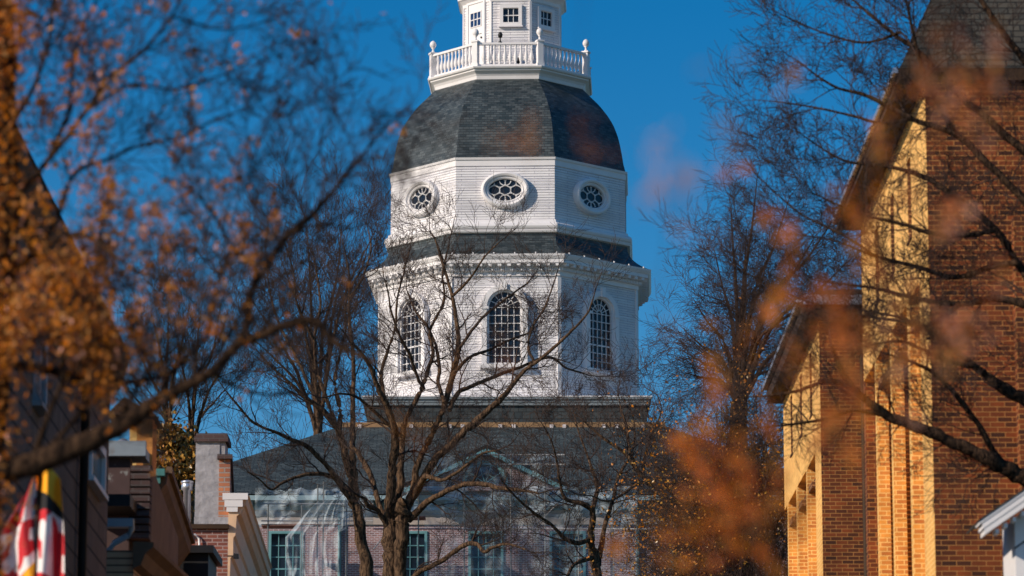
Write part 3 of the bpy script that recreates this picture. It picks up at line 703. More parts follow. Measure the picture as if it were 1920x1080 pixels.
rk(-.03, .0, 0, -.3, .022); rk(-.036, -.0301, .02, -.3, .004); rk(-.10, -.037, .03, -.3, .014); rk(-.106, -.101, .05, -.3, .0); rk(-.17, -.107, .05, -.3, .008)
b.build('raking_cornice', M['white'], WH)
b = MB(); rk(.002, .022, -.01, -1.0, .03); b.build('roof', M['roof_dark'], WH)
b = MB()
for i in range(12):
    x = A.x+.17+.09*i; z = zr(x)-.185; b.box(x, x+.035, yw+.03, yw+.25, z-.045, z)
b.build('modillion', M['white'], WH)
b = MB(); rk(-.52, -.50, wx-A.x-.01, -.27, -.245); b.build('frieze_line', M['black'], WH)

# ================================================================ left row of buildings
def side_pts(p0, Y0, p1, Y1):      # ground line of a wall running away
    return P(*p0, Y0), P(*p1, Y1)
def runwall(name, label, cat, a, c, ztop, mat, depth=8, zb=None):
    pass
def block(b, a, c, ztop, depth=9, m=0, zbot=None):
    """solid from street line a->c (vectors), going left by depth"""
    z0 = gh(a.y)-1 if zbot is None else zbot
    b.hexa([(a.x-depth, a.y, z0), (a.x, a.y, z0), (c.x, c.y, z0), (c.x-depth, c.y, z0)], [(a.x-depth, a.y, ztop), (a.x, a.y, ztop), (c.x, c.y, ztop), (c.x-depth, c.y, ztop)], m)
def cornice(b, a, c, prof, z, m=0, ext=0):
    d = (c-a); d.z = 0; d.normalize(); n = Vector((d.y, -d.x, 0))
    a2 = a - d*ext; b.sweep([(o, h) for o, h in prof], [(a2.x, a2.y, z, n.x, n.y), (c.x, c.y, z, n.x, n.y)], m)
# -- B1 tall shingled house
a1, c1 = P(-60, 700, 31.5), P(206, 760, 44.5)
zt1 = (P(70, 389, 36.0).z + P(214, 700, 44.5).z)/2
H1 = empty('shingled_house', (a1.x-3, 38, 0), 'tall dark brown shingled house with steep roof edge behind orange leaves, nearest on its side', 'house')
M['shingle_brown'] = mat_brick('brown_shingle', (.13, .088, .07), (.17, .115, .09), (.02, .016, .015), bw=.24, rh=.27, ms=.018, bump=.02, stain=.25)
b = MB(); block(b, a1, c1, zt1, 8, zbot=-.5); wl1 = b.build('shingle_wall', M['shingle_brown'], H1)
b = MB(); cornice(b, a1, c1, [(0, -.35), (.12, -.3), (.22, 0), (.22, .1), (-.4, .12), (-.4, -.35)], zt1, ext=0); b.build('eave', M['eave_wood'], H1)
b = MB(); b.hexa([(a1.x-8, a1.y, zt1+.1), (a1.x+.24, a1.y, zt1+.1), (c1.x+.24, c1.y+.2, zt1+.1), (c1.x-8, c1.y+.2, zt1+.1)], [(a1.x-4.2, a1.y, zt1+3.2), (a1.x-3.8, a1.y, zt1+3.2), (c1.x-3.8, c1.y, zt1+3.2), (c1.x-4.2, c1.y, zt1+3.2)]); b.build('roof', M['roof_dark'], H1)
d1 = (c1-a1); d1.z = 0; d1.normalize(); n1 = Vector((d1.y, -d1.x, 0))
def on_wall(px, a, c):
    # parameter where the wall line shows at px
    lo, hi = -.5, 1.5
    for _ in range(40):
        m = (lo+hi)/2; q = a + (c-a)*m
        if P(px, 800, q.y).x > q.x: lo = m
        else: hi = m
    return a + (c-a)*lo
for px0, px1, yt, yb in ((163, 190, 845, 950), (60, 74, 650, 790)):
    q0, q1 = on_wall(px0, a1, c1), on_wall(px1, a1, c1); z1, z0 = P(px1, yt, q1.y).z, P(px1, yb-20, q1.y).z
    L = (q1-q0).xy.length; oo = Vector((q0.x, q0.y, 0)); f = MB()
    f.obox(oo, d1, n1, 0, .09, 0, .07, z0, z1); f.obox(oo, d1, n1, L-.09, L, 0, .07, z0, z1); f.obox(oo, d1, n1, .09, L-.09, 0, .07, z1-.1, z1); f.obox(oo, d1, n1, -.05, L+.05, 0, .1, z0-.06, z0)
    w = f.build('window', M['bluegrey'] if px0 < 100 else M['white'], H1); g = MB(); g.obox(oo, d1, n1, .09, L-.09, .0, .02, z0, z1-.1); g.build('glass', M['glass'], w)
q = on_wall(148, a1, c1); b = MB(); b.tube([(q.x+.07, q.y, -.4), (q.x+.07, q.y, zt1-.2)], .05, 8); b.build('downspout', M['black'], H1)
# -- B2 low house with peeling wall
Y2 = 48.5; x0, x1_ = P(196, 900, Y2).x, P(283, 900, Y2).x; zt2 = P(240, 852, Y2).z
c2 = P(335, 980, 56.5)
H2 = empty('peeling_house', (x1_-3, Y2+2, 0), 'low dark house with a peeling brick end wall, blue grey roof edge and bent downspout', 'house')
M['peeling'] = mat_plain('peeling_paint', (.08, .052, .052), .85, .3, 2)
nt_ = M['peeling'].node_tree; rr = [x for x in nt_.nodes if x.type == 'VALTORGB'][0]; rr.color_ramp.elements.new(.60).color = (.09, .055, .055, 1); rr.color_ramp.elements[-1].color = (.26, .26, .26, 1); rr.color_ramp.elements[-1].position = .63
b = MB(); b.box(x1_-8, x1_-.28, Y2, Y2+.3, 0, zt2-.05); b.build('end_wall', M['peeling'], H2)
b = MB(); b.hexa([(x1_-8, Y2+.3, 0), (x1_-.02, Y2+.3, 0), (c2.x, c2.y, 0), (c2.x-8, c2.y, 0)], [(x1_-8, Y2+.3, zt2-.1), (x1_-.02, Y2+.3, zt2-.1), (c2.x, c2.y, zt2-.1), (c2.x-8, c2.y, zt2-.1)]); b.build('body_wall', M['brown_wall'], H2)
b = MB(); z = PZ(1010, Y2)
while z < zt2-.2: b.box(x1_-.27, x1_-.01, Y2-.03, Y2+.29, z, z+.075); z += .10
b.build('quoin_strip', M['brick_old'], H2)
b = MB(); b.box(x1_-8, P(275, 850, Y2).x, Y2-.15, Y2-.02, zt2-.04, zt2+.16); b.box(x1_-8, P(272, 850, Y2).x, Y2-.02, Y2+.6, zt2-.03, zt2+.1); b.build('roof_edge', M['bluegrey'], H2)
b = MB(); zz0, zz1 = PZ(966, Y2), PZ(944, Y2); b.box(P(150, 950, Y2).x, P(257, 950, Y2).x, Y2-.9, Y2-.01, zz0, zz1); b.build('vent_box', M['black'], H2)
yg = Y2-1.1; b = MB(); q0, q1 = P(150, 982, yg), P(251, 982, yg); b.box(q0.x, q1.x, yg-.09, yg+.09, q0.z-.05, q0.z+.06); b.build('gutter', M['bluegrey'], H2)
b = MB(); b.tube([P(246, 975, yg), P(247, 992, yg), P(240, 1004, yg), P(214, 1018, yg), P(205, 1030, yg), P(203, 1120, yg)], .042, 8); b.build('downspout', M['bluegrey'], H2)
# tan lean-to roof below the gutter
b = MB(); A_, B_, C_, D_ = P(203, 990, yg+.1), P(250, 985, yg+.1), P(345, 1100, 42), P(203, 1180, 42)
M['tan_ribbed'] = mat_brick('tan_ribbed_siding', (.60, .38, .22), (.52, .32, .19), (.18, .11, .07), bw=3, rh=.09, ms=.012, bump=.02, stain=.2)
lean = MB(); e0, e1 = P(255, 992, 47.2), P(330, 1100, 52)
lean.hexa([(e0.x-4, 47.0, 0), (e0.x, 47.0, 0), (e1.x+.1, 52, 0), (e1.x-4, 52, 0)], [(e0.x-4, 47.0, e0.z-.3), (e0.x, 47.0, e0.z-.3), (e1.x+.1, 52, e0.z-.3), (e1.x-4, 52, e0.z-.3)]); lean.build('side_bay', M['tan_ribbed'], H2)
lean = MB(); cornice(lean, Vector((e0.x, 46.9, 0)), Vector((e1.x+.1, 52, 0)), [(0, -.3), (.1, -.25), (.16, -.1), (.26, -.02), (.26, .04), (0, .05)], e0.z-.25); lean.build('bay_cornice', M['brown_wall'], H2)
# chimney with pitched hood
yk = 50.5; cx0, cx1 = P(243, 820, yk).x, P(286, 820, yk).x
CHM = empty('chimney_stack', ((cx0+cx1)/2, yk, zt2), 'square rusty chimney with a sunlit yellow side under a dark pitched hood', 'chimney')
M['rust'] = mat_plain('rusty_brick', (.52, .22, .06), .85, .45, 2.2); M['yellow'] = mat_plain('sunlit_yellow_side', (.78, .50, .18), .85, .2, 3)  # yellow is the stack's sunlit left side, light painted as colour
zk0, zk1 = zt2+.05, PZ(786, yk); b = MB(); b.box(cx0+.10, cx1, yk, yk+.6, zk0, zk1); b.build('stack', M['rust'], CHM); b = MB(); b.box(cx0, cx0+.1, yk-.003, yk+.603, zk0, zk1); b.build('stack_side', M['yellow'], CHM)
b = MB(); xa, xb = P(204, 788, yk).x, P(297, 788, yk).x; xm = P(232, 742, yk).x; zt_ = PZ(742, yk)
k = b.add([(xa, yk-.3, zk1+.02), (xb, yk-.3, zk1+.002), (xb, yk+.9, zk1+.002), (xa, yk+.9, zk1+.02), (xm, yk+.1, zt_), (xm, yk+.5, zt_)])
for f in ((3, 2, 1, 0), (0, 1, 4), (1, 2, 5, 4), (2, 3, 5), (3, 0, 4, 5)): b.face([k+i for i in f])
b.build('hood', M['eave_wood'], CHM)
b = MB(); q = P(231, 833, yk-.2); b.lathe(q.x, yk-.2, [(.045, zt2), (.045, q.z-.05), (.075, q.z-.03), (.075, q.z+.05), (.02, q.z+.08)], 10); vp = b.build('vent_pipe', M['galv']); tag(vp, 'short shiny metal vent pipe on the blue grey roof edge beside the rusty chimney', 'vent pipe')
# -- B3 bracketed brown house
Y3 = 57.5; a3 = P(309, 900, Y3); c3 = P(352, 985, 66.0); zt3 = P(312, 884, Y3).z
H3 = empty('bracketed_house', (a3.x-3, Y3+3, gh(60)), 'narrow brown house with deep weathered eaves and an aged green copper corner', 'house')
b = MB(); block(b, Vector((a3.x-.35, Y3, 0)), Vector((c3.x-.35, c3.y, 0)), zt3-.02, 7); b.build('side_wall', M['brown_wall'], H3)
b = MB(); cornice(b, Vector((a3.x-.35, Y3-.1, 0)), Vector((c3.x-.35, c3.y+.2, 0)), [(0, -1.0), (.05, -.95), (.05, -.75), (.12, -.7), (.15, -.5), (.2, -.45), (.34, -.25), (.38, -.2), (.42, .0), (-.5, .05), (-.5, -1.0)], zt3); b.build('deep_eave', M['brown_wall'], H3)
b = MB(); cornice(b, Vector((a3.x-.35, Y3-.1, 0)), Vector((c3.x-.35, c3.y+.2, 0)), [(.38, -.06), (.47, -.04), (.47, .06), (.38, .07)], zt3); b.build('gutter', M['brown_wall'], H3)
b = MB(); q0 = P(286, 880, Y3-.2); b.box(q0.x, a3.x+.02, Y3-.28, Y3-.12, PZ(893, Y3-.2), PZ(880, Y3-.2)); b.box(q0.x, a3.x-.05, Y3-.24, Y3-.121, PZ(907, Y3-.2), PZ(893.2, Y3-.2)); b.box(P(286, 900, Y3).x, P(293, 900, Y3).x, Y3-.2, Y3-.121, PZ(945, Y3), PZ(908, Y3)); b.build('copper_corner', M['copper'], H3)
# dark dormer box between B3 and B4
b = MB(); q0, q1 = P(341, 1026, 66.6), P(391, 1026, 66.6); b.box(q0.x-2, q1.x, 66.6, 68.5, gh(66), PZ(1026, 66.6)); b.box(q0.x-2, q1.x+.1, 66.45, 68.6, PZ(1038, 66.6), PZ(1024, 66.6)); b.build('shed_roof', M['black'], H3)
# -- B4 brick house with stucco chimney and cream cornice
Y4 = 72.0; a4 = P(428, 1000, Y4); c4 = P(478, 1060, 84); z4 = PZ(990, Y4)
H4 = empty('brick_house', (a4.x-3, Y4+3, gh(74)), 'red brick house with a stepped brick parapet and cream boxed cornice', 'house')
b = MB(); block(b, a4, c4, z4, 8); b.build('brick_end_wall', M['brick_red'], H4)
b = MB(); b.box(P(344, 990, Y4).x-2, a4.x+.01, Y4-.08, Y4+.3, z4-.02, z4+.07); b.build('parapet_coping', M['eave_wood'], H4)
# stepped parapet pier, running back
pz = PZ(860, Y4); p0, p1 = P(410, 870, Y4).x, P(431, 870, Y4).x
b = MB(); b.hexa([(p0, Y4+.1, z4+.07), (p1, Y4+.1, z4+.07), (c4.x-.5, c4.y, z4+.07), (c4.x-.9, c4.y, z4+.07)], [(p0, Y4+.1, pz), (p1, Y4+.1, pz), (c4.x-.5, c4.y, pz), (c4.x-.9, c4.y, pz)])
b.build('parapet_wall', M['brick_orange'], H4)
b = MB(); b.hexa([(p0-.03, Y4, pz), (p1+.05, Y4, pz), (c4.x-.44, c4.y, pz), (c4.x-.95, c4.y, pz)], [(p0-.03, Y4, pz+.09), (p1+.05, Y4, pz+.09), (c4.x-.44, c4.y, pz+.09), (c4.x-.95, c4.y, pz+.09)]); b.build('parapet_cap', M['brick_old'], H4)
zc4 = P(463, 928, Y4).z; b = MB()
aa, cc = Vector((a4.x+.0, Y4-.0, 0)), Vector((c4.x, c4.y, 0))
cornice(b, aa, cc, [(0, -1.75), (.04, -1.74), (.05, -1.25), (.10, -1.2), (.10, -.85), (.14, -.8), (.16, -.42), (.24, -.36), (.30, -.22), (.34, -.2), (.36, -.04), (.40, 0), (-.005, .02)], zc4); b.build('boxed_cornice', M['cream'], H4)
b = MB(); b.box(a4.x-.12, a4.x+.38, Y4-.06, Y4-.004, zc4-.10, zc4+.03); b.box(a4.x-.08, a4.x+.28, Y4-.05, Y4-.004, zc4-.24, zc4-.101); b.box(a4.x-.04, a4.x+.18, Y4-.04, Y4-.003, zc4-.34, zc4-.241); b.build('cornice_end', M['white'], H4)
b = MB(); q = P(500, 1020, 82); cornice(b, cc, cc+Vector((.2, 5, 0)), [(0, -2.6), (.1, -2.5), (.25, -1.1), (.3, -1.0), (-.2, -1.0), (-.2, -2.6)], zc4); b.build('rear_cornice', M['eave_wood'], H4)
b = MB(); q = P(432, 1044, Y4); b.tube([(a4.x, Y4-.12, q.z), (a4.x+.16, Y4-.12, q.z)], .014, 6); b.box(a4.x+.12, a4.x+.22, Y4-.17, Y4-.07, q.z-.05, q.z+.04); b.build('wall_lamp', M['black'], H4)
# stucco chimney
SCM = empty('stucco_chimney', (P(396, 900, Y4).x, Y4+.2, z4), 'tall pale stucco chimney with a dark brick cap rising from the brick end wall', 'chimney')
x0, x1_ = P(366, 900, Y4+.1).x, P(411, 900, Y4+.1).x; xr_ = P(424, 820, Y4+.1).x; zt4 = PZ(827, Y4)
b = MB()
nx, nz_ = 14, 40; r3 = random.Random(3)
b.box(x0, x1_, Y4+.12, Y4+.9, z4+.07, zt4); b.box(x1_+.001, xr_-.02, Y4+.14, Y4+.88, pz+.1, zt4-.002)
b.box(x0, P(432, 980, Y4+.1).x, Y4+.02, Y4+.119, z4+.07, PZ(969, Y4)); b.build('stack', M['plaster'], SCM)
b = MB(); b.box(x0-.03, xr_+.04, Y4+.06, Y4+.95, zt4, zt4+.11); b.box(x0, xr_+.02, Y4+.08, Y4+.93, zt4+.111, zt4+.17); b.build('cap', M['brick_old'], SCM)
q = P(351, 910, Y4+.3); b = MB(); zq = PZ(903, Y4); b.lathe(q.x, Y4+.3, [(.075, z4), (.075, zq-.14), (.115, zq-.12), (.115, zq-.02), (.10, zq), (.12, zq+.01), (.12, zq+.05), (.03, zq+.07)], 14)
tag(b.build('metal_flue', M['galv']), 'shiny round metal flue pipe standing beside the stucco chimney', 'flue pipe')
b = MB(); b.tube([P(352, 1003, Y4-.06), P(366, 1002, Y4-.06), P(373, 1010, Y4-.06), P(374, 1027, Y4-.06)], .022, 8); b.build('conduit_pipe', M['white'], H4)

# ================================================================ flag
YF = 28.5
FL = empty('state_flag', P(66, 1000, YF), 'drooping flag in yellow, black, red and white on a dark slanted pole', 'flag')
b = MB(); b.tube([P(78, 868, YF), P(68, 960, YF), P(64, 1180, YF)], [.014, .016, .018], 8); b.lathe(P(79, 862, YF).x, YF, [(.01, P(79, 868, YF).z), (.03, P(79, 864, YF).z), (.02, P(79, 856, YF).z)], 8); b.build('flag_pole', M['black'], FL)
fm = {n_: mat_plain('flag_'+n_, c_, .8, .08, 5) for n_, c_ in (('gold', (.98, .42, .02)), ('ink', (.02, .02, .022)), ('red', (.60, .03, .04)), ('white', (.82, .78, .78)))}
FM = [fm['gold'], fm['ink'], fm['red'], fm['white']]
def flagcol(u, v):     # u along fly 0..1, v from top 0..1
    qu, qv = (u*2) % 1, (v*2) % 1; c = (u < .5) == (v < .5)
    if c:   # gold and black paly with a counterchanged diagonal
        return 0 if v > .2 else 1
    x, y = qu-.5, qv-.5     # red and white counterchanged bottony cross
    base = not ((x > 0) ^ (y > 0))
    arm = (abs(x) < .10 and abs(y) < .36) or (abs(y) < .14 and abs(x) < .36)
    for bx_, by_ in ((.36, 0), (-.36, 0), (0, .36), (0, -.36), (.30, .14), (.30, -.14), (-.30, .14), (-.30, -.14), (.12, .28), (-.12, .28), (.12, -.28), (-.12, -.28)):
        if (x-bx_)**2 + (y-by_)**2 < .0065: arm = True
    return 2 if (base ^ arm) else 3
def cloth(fn, nu, nv, uvf, name):
    b = MB()
    for j in range(nv+1):
        for i in range(nu+1): b.v.append(tuple(fn(i/nu, j/nv)))
    for j in range(nv):
        for i in range(nu):
            k = j*(nu+1)+i; u, v = uvf((i+.5)/nu, (j+.5)/nv); b.face((k, k+nu+1, k+nu+2, k+1), flagcol(u, v), None, True)
    return b.build(name, FM, FL)
def f_right(u, v):   # hoist side hanging to the right of the pole
    w = 44 + 8*v + 10*math.sin(v*3)
    q = P(70 - 8*v + w*u, 868 + 16*u*u*2 + v*330, YF); return (q.x, YF - .06 + .07*math.sin(u*9+v*3), q.z)
def f_left(u, v):
    w = 6 + 82*min(1, v*2.2)**.75
    q = P(70 - 6*v - w*u, 880 + 70*u*(.4+v) + v*250, YF); return (q.x, YF + .02 + .08*math.sin(u*8+v*4+1), q.z)
cloth(f_right, 70, 200, lambda u, v: (0.01, .30) if v < .155+.03*u else ((.01, .01) if v < .27 - .03*u else (.53+.62*(v-.27), .12+.22*u)), 'cloth_fold')
cloth(f_left, 70, 200, lambda u, v: (.51 + .55*v/.8 + .03*u, .14+.30*u) if v < .70+.05*u else (.01, .30), 'cloth_fold')
# ================================================================ TREES
class Tree:
    def __init__(s, seed): s.r = random.Random(seed); s.limbs = []; s.tw = []; s.tips = []
    def catmull(s, pts, n=5):
        out = []; N = len(pts)
        for i in range(N-1):
            p0, p1, p2, p3 = pts[max(i-1, 0)], pts[i], pts[i+1], pts[min(i+2, N-1)]
            for j in range(n):
                t = j/n; out.append(tuple(.5*((2*p1[c])+(-p0[c]+p2[c])*t+(2*p0[c]-5*p1[c]+4*p2[c]-p3[c])*t*t+(-p0[c]+3*p1[c]-3*p2[c]+p3[c])*t**3) for c in range(4)))
        out.append(pts[-1]); return out
    def limb(s, pts, Y, dy=0.0, jit=.5, n=5):
        """pts (px, py, width px); Y depth, dy drift toward/away along the limb"""
        m = mpp(600, Y); q = []; N = len(pts)
        for i, (px, py, w) in enumerate(pts):
            v = P(px, py, Y + dy*i/max(1, N-1)); q.append((v.x, v.y, v.z, max(.0006, w*m/2)))
        q = s.catmull(q, n); out = []
        for i, (x, y, z, r) in enumerate(q):
            j = min(jit*r*.32, .05) if 0 < i < len(q)-1 else 0
            out.append((x+s.r.gauss(0, 1)*j, y+s.r.gauss(0, 1)*j, z+s.r.gauss(0, 1)*j, max(r*(1+s.r.uniform(-.09, .09)), .0005)))
        s.limbs.append(out); return out
    def grow(s, p, d, L, r, lvl, rmin, up, flat, wob, kids, ang_=(.35, .9), keep=None):
        K = 6; pts = [p]; rad = [r]; d = d.normalized(); dirs = [d]
        for i in range(K-1):
            d = (d + Vector((s.r.gauss(0, wob)*(.55+.3*lvl), s.r.gauss(0, wob)*flat, s.r.gauss(0, wob)*(.55+.3*lvl) + up))).normalized()
            p = p + d*(L/(K-1)); pts.append(p); rad.append(max(r*(1-.62*(i+1)/(K-1)), rmin*.7)); dirs.append(d)
        s.tw.append((pts, rad))
        if lvl <= 0: s.tips.append((pts[-1], dirs[-1])); return
        n = kids
        for k in range(n):
            i = 1 + int((K-1)*(k+.3+s.r.random()*.6)/n); i = min(K-1, i)
            a = s.r.uniform(*ang_) * (.5 if i == K-1 else 1); ax = Vector((s.r.gauss(0, .45), -1 if s.r.random() < .5 else 1, s.r.gauss(0, .45))) if flat < 1 else Vector((s.r.gauss(0, 1), s.r.gauss(0, 1), s.r.gauss(0, 1)))
            ax = ax - dirs[i]*ax.dot(dirs[i])
            if ax.length < .05: ax = Vector((0, 1, 0))
            from mathutils import Quaternion
            nd = Quaternion(ax.normalized(), a) @ dirs[i]
            s.grow(pts[i], nd, L*s.r.uniform(.5, .82), max(rad[i]*s.r.uniform(.5, .72), rmin*.8), lvl-1, rmin, up, flat, wob, kids, ang_)
    def sprout(s, limb, step, L, r, lvl, rmin=.006, up=.08, flat=.6, wob=.16, kids=3, t0=.15, taper=True, bias=None):
        acc = 0; tot = sum((Vector(limb[i+1][:3])-Vector(limb[i][:3])).length for i in range(len(limb)-1)); run = 0
        nxt = tot*t0
        for i in range(len(limb)-1):
            a, b_ = Vector(limb[i][:3]), Vector(limb[i+1][:3]); seg = (b_-a).length
            while nxt < run+seg:
                t = (nxt-run)/seg; p = a.lerp(b_, t); rr = limb[i][3]; d = (b_-a).normalized()
                side = Vector((d.z, 0, -d.x)) * s.r.choice((-1, 1)); side.y = s.r.uniform(-.8, .8)
                nd = d*s.r.uniform(.35, 1) + side*s.r.uniform(.4, 1) + Vector((0, 0, .25))
                if bias: nd = nd + Vector(bias)
                f = 1 - .45*(nxt/tot) if taper else 1
                s.grow(p, nd, L*f*s.r.uniform(.6, 1.25), min(rr*.6, r*s.r.uniform(.6, 1.2)), lvl, rmin, up, flat, wob, kids)
                nxt += step*s.r.uniform(.55, 1.45)
            run += seg
        e = limb[-1]; a = Vector(limb[-2][:3]); s.grow(Vector(e[:3]), Vector(e[:3])-a, L*.8, min(r, e[3]), lvl, rmin, up, flat, wob, kids)
    def build(s, name, label, cat, base, bark, twig, group=None, leaves=None, nlimb=9):
        root = empty(name, base, label, cat, group or {'bare_tree': 'bare winter trees', 'young_tree': 'near blurred saplings', 'shrub': 'tangled shrubs beside the church'}.get(name))
        b = MB()
        for L in s.limbs: b.tube([q[:3] for q in L], [q[3] for q in L], nlimb, caps=True)
        b.build('trunk', bark, root)
        if s.tw:
            Pn = np.array([[tuple(q) for q in t[0]] for t in s.tw]); Rn = np.array([t[1] for t in s.tw]); N, K, _ = Pn.shape; n = 3
            T = np.empty_like(Pn); T[:, 1:-1] = Pn[:, 2:]-Pn[:, :-2]; T[:, 0] = Pn[:, 1]-Pn[:, 0]; T[:, -1] = Pn[:, -1]-Pn[:, -2]
            T /= np.linalg.norm(T, axis=2, keepdims=True)+1e-9
            ref = np.where(np.abs(T[..., 2:3]) < .9, np.array([0, 0, 1.]), np.array([0, 1., 0])); A = np.cross(T, ref); A /= np.linalg.norm(A, axis=2, keepdims=True)+1e-9; C_ = np.cross(T, A)
            g = 2*np.pi*np.arange(n)/n
            V = Pn[:, :, None, :] + (A[:, :, None, :]*np.cos(g)[None, None, :, None] + C_[:, :, None, :]*np.sin(g)[None, None, :, None])*Rn[:, :, None, None]
            idx = np.arange(N*K*n).reshape(N, K, n); i2 = np.roll(idx, -1, axis=2)
            F = np.stack([idx[:, :-1], i2[:, :-1], i2[:, 1:], idx[:, 1:]], axis=-1).reshape(-1, 4)
            cr = np_mesh('crown', V.reshape(-1, 3), F, None, [twig], root)
        if leaves: leaf_mesh('leaves', leaves[0], leaves[1], root, s.r, **(leaves[2] if len(leaves) > 2 else {}))
        print(name, len(s.tw)); return root
def leaf_mesh(name, pts, mats, root, r, size=(.02, .05), w=.55, weights=None):
    """pts list of positions; each leaf is a folded 6-sided blade"""
    rs = np.random.RandomState(r.randint(0, 9999)); Pn = np.array([tuple(p) for p in pts]); N = len(Pn)
    a = rs.normal(size=(N, 3)); a /= np.linalg.norm(a, axis=1, keepdims=True); c = np.cross(a, rs.normal(size=(N, 3))); c /= np.linalg.norm(c, axis=1, keepdims=True); nrm = np.cross(a, c)
    sz = rs.uniform(size[0], size[1], (N, 1))
    V = np.stack([Pn, Pn+a*sz*.45+c*sz*w*.5+nrm*sz*.12, Pn+a*sz, Pn+a*sz*.45-c*sz*w*.5+nrm*sz*.12], axis=1)
    F = np.arange(N*4).reshape(N, 4)
    # two triangles per leaf sharing the midrib
    T = np.concatenate([F[:, [0, 1, 2]], F[:, [0, 2, 3]]]); mi = rs.choice(len(mats), N, p=weights); mi = np.concatenate([mi, mi])
    return np_mesh(name, V.reshape(-1, 3), T, mi, mats, root, smooth=False)
def near_tips(t, n, spread, filt=None):
    out = []
    for _ in range(n*6):
        if len(out) >= n: break
        p = t.r.choice(t.tips)[0]; p = p + Vector((t.r.gauss(0, spread), t.r.gauss(0, spread), t.r.gauss(0, spread)))
        if filt and not filt(p): continue
        out.append(p)
    return out
def pxof(p):
    q = p - Vector((0, 0, CAMZ)); f = q.y*math.cos(PITCH)+q.z*math.sin(PITCH); v = -q.y*math.sin(PITCH)+q.z*math.cos(PITCH)
    return 960+FPX*q.x/f, 540-FPX*v/f

# ---- big bare tree in front of the tower
t = Tree(11); Y = 128
g0 = P(735, 1100, Y)
trunk = t.limb([(738, 1420, 52), (738, 1180, 40), (732, 1085, 30), (731, 1020, 30), (734, 965, 28), (736, 935, 22)], Y)
t.limb([(745, 1180, 30), (748, 1085, 24), (752, 1020, 25), (756, 965, 26), (757, 940, 20)], Y, -1)
LB = [
 ([(728, 975, 22), (733, 930, 19), (737, 870, 16), (741, 820, 15), (735, 785, 12), (722, 752, 11), (708, 725, 9), (695, 690, 7), (676, 660, 5), (655, 640, 3)], -3),
 ([(744, 950, 20), (750, 900, 16), (753, 850, 12), (757, 800, 10), (772, 764, 9), (790, 730, 9), (800, 700, 8), (812, 660, 7), (806, 620, 6), (832, 565, 5), (830, 510, 4), (842, 460, 3)], 2),
 ([(757, 960, 20), (775, 925, 15), (781, 880, 13), (795, 845, 12), (812, 810, 12), (828, 775, 11), (838, 745, 12), (850, 700, 12), (859, 655, 10), (856, 600, 8), (848, 555, 7), (838, 520, 6), (826, 480, 5), (815, 445, 3)], 1),
 ([(760, 950, 20), (790, 903, 16), (815, 862, 15), (845, 835, 14), (880, 800, 13), (915, 770, 12), (948, 738, 10), (978, 700, 8), (1003, 681, 7), (1046, 645, 6), (1072, 620, 5), (1100, 590, 4), (1112, 560, 3)], -2),
 ([(842, 770, 9), (858, 738, 9), (890, 722, 8), (930, 705, 7), (975, 688, 6), (1030, 670, 6), (1062, 690, 4), (1095, 700, 3)], 3),
 ([(765, 975, 16), (800, 942, 12), (833, 923, 10), (870, 908, 9), (905, 908, 9), (940, 915, 8), (985, 920, 6), (1010, 925, 3)], -4),
 ([(750, 1130, 16), (780, 1078, 10), (828, 1051, 9), (871, 1022, 9), (893, 1020, 8), (908, 1034, 7), (924, 1027, 6), (950, 1020, 4), (985, 1030, 3)], -4),
 ([(735, 985, 13), (714, 955, 11), (704, 920, 10), (691, 882, 10), (676, 858, 9), (664, 840, 7)], 2),
 ([(732, 1000, 10), (716, 970, 9), (706, 955, 8), (690, 948, 8), (683, 935, 7), (668, 928, 5)], -1),
 ([(770, 930, 11), (790, 905, 11), (800, 893, 10), (826, 900, 7), (850, 890, 6), (880, 868, 5), (905, 850, 4), (930, 845, 3)], -3),
 ([(834, 755, 9), (822, 720, 7), (824, 690, 7), (818, 650, 6), (800, 610, 5), (780, 585, 4), (765, 550, 3)], 3),
 ([(795, 730, 7), (780, 700, 6), (768, 665, 6), (750, 630, 5), (735, 590, 4), (728, 550, 3), (720, 520, 2)], -3),
 ([(860, 655, 7), (885, 620, 6), (905, 595, 5), (930, 575, 5), (965, 548, 4), (990, 530, 3)], 2),
 ([(852, 700, 7), (880, 670, 6), (920, 655, 5), (950, 640, 4), (990, 625, 3)], 3),
 ([(1003, 681, 6), (990, 650, 5), (1000, 610, 5), (1020, 580, 4), (1035, 540, 3), (1045, 510, 2)], 2),
 ([(848, 555, 6), (870, 535, 5), (890, 510, 4), (910, 480, 3), (935, 455, 2)], -2),
 ([(722, 752, 8), (715, 700, 7), (730, 650, 6), (742, 610, 5), (745, 560, 4), (760, 500, 3), (770, 460, 2)], 2),
 ([(755, 820, 8), (700, 770, 6), (670, 745, 5), (640, 738, 4), (610, 745, 3)], -2),
]
for pts, dy in LB:
    L = t.limb(pts, Y, dy, jit=.35); t.sprout(L, .8, 1.5, .046, 3, rmin=.009, up=.06, flat=.6, wob=.15, kids=4, t0=.15)
t.build('bare_tree', 'large bare tree with many forked limbs standing right in front of the tower', 'tree', (g0.x, Y, gh(Y)), M['bark'], M['twig'])
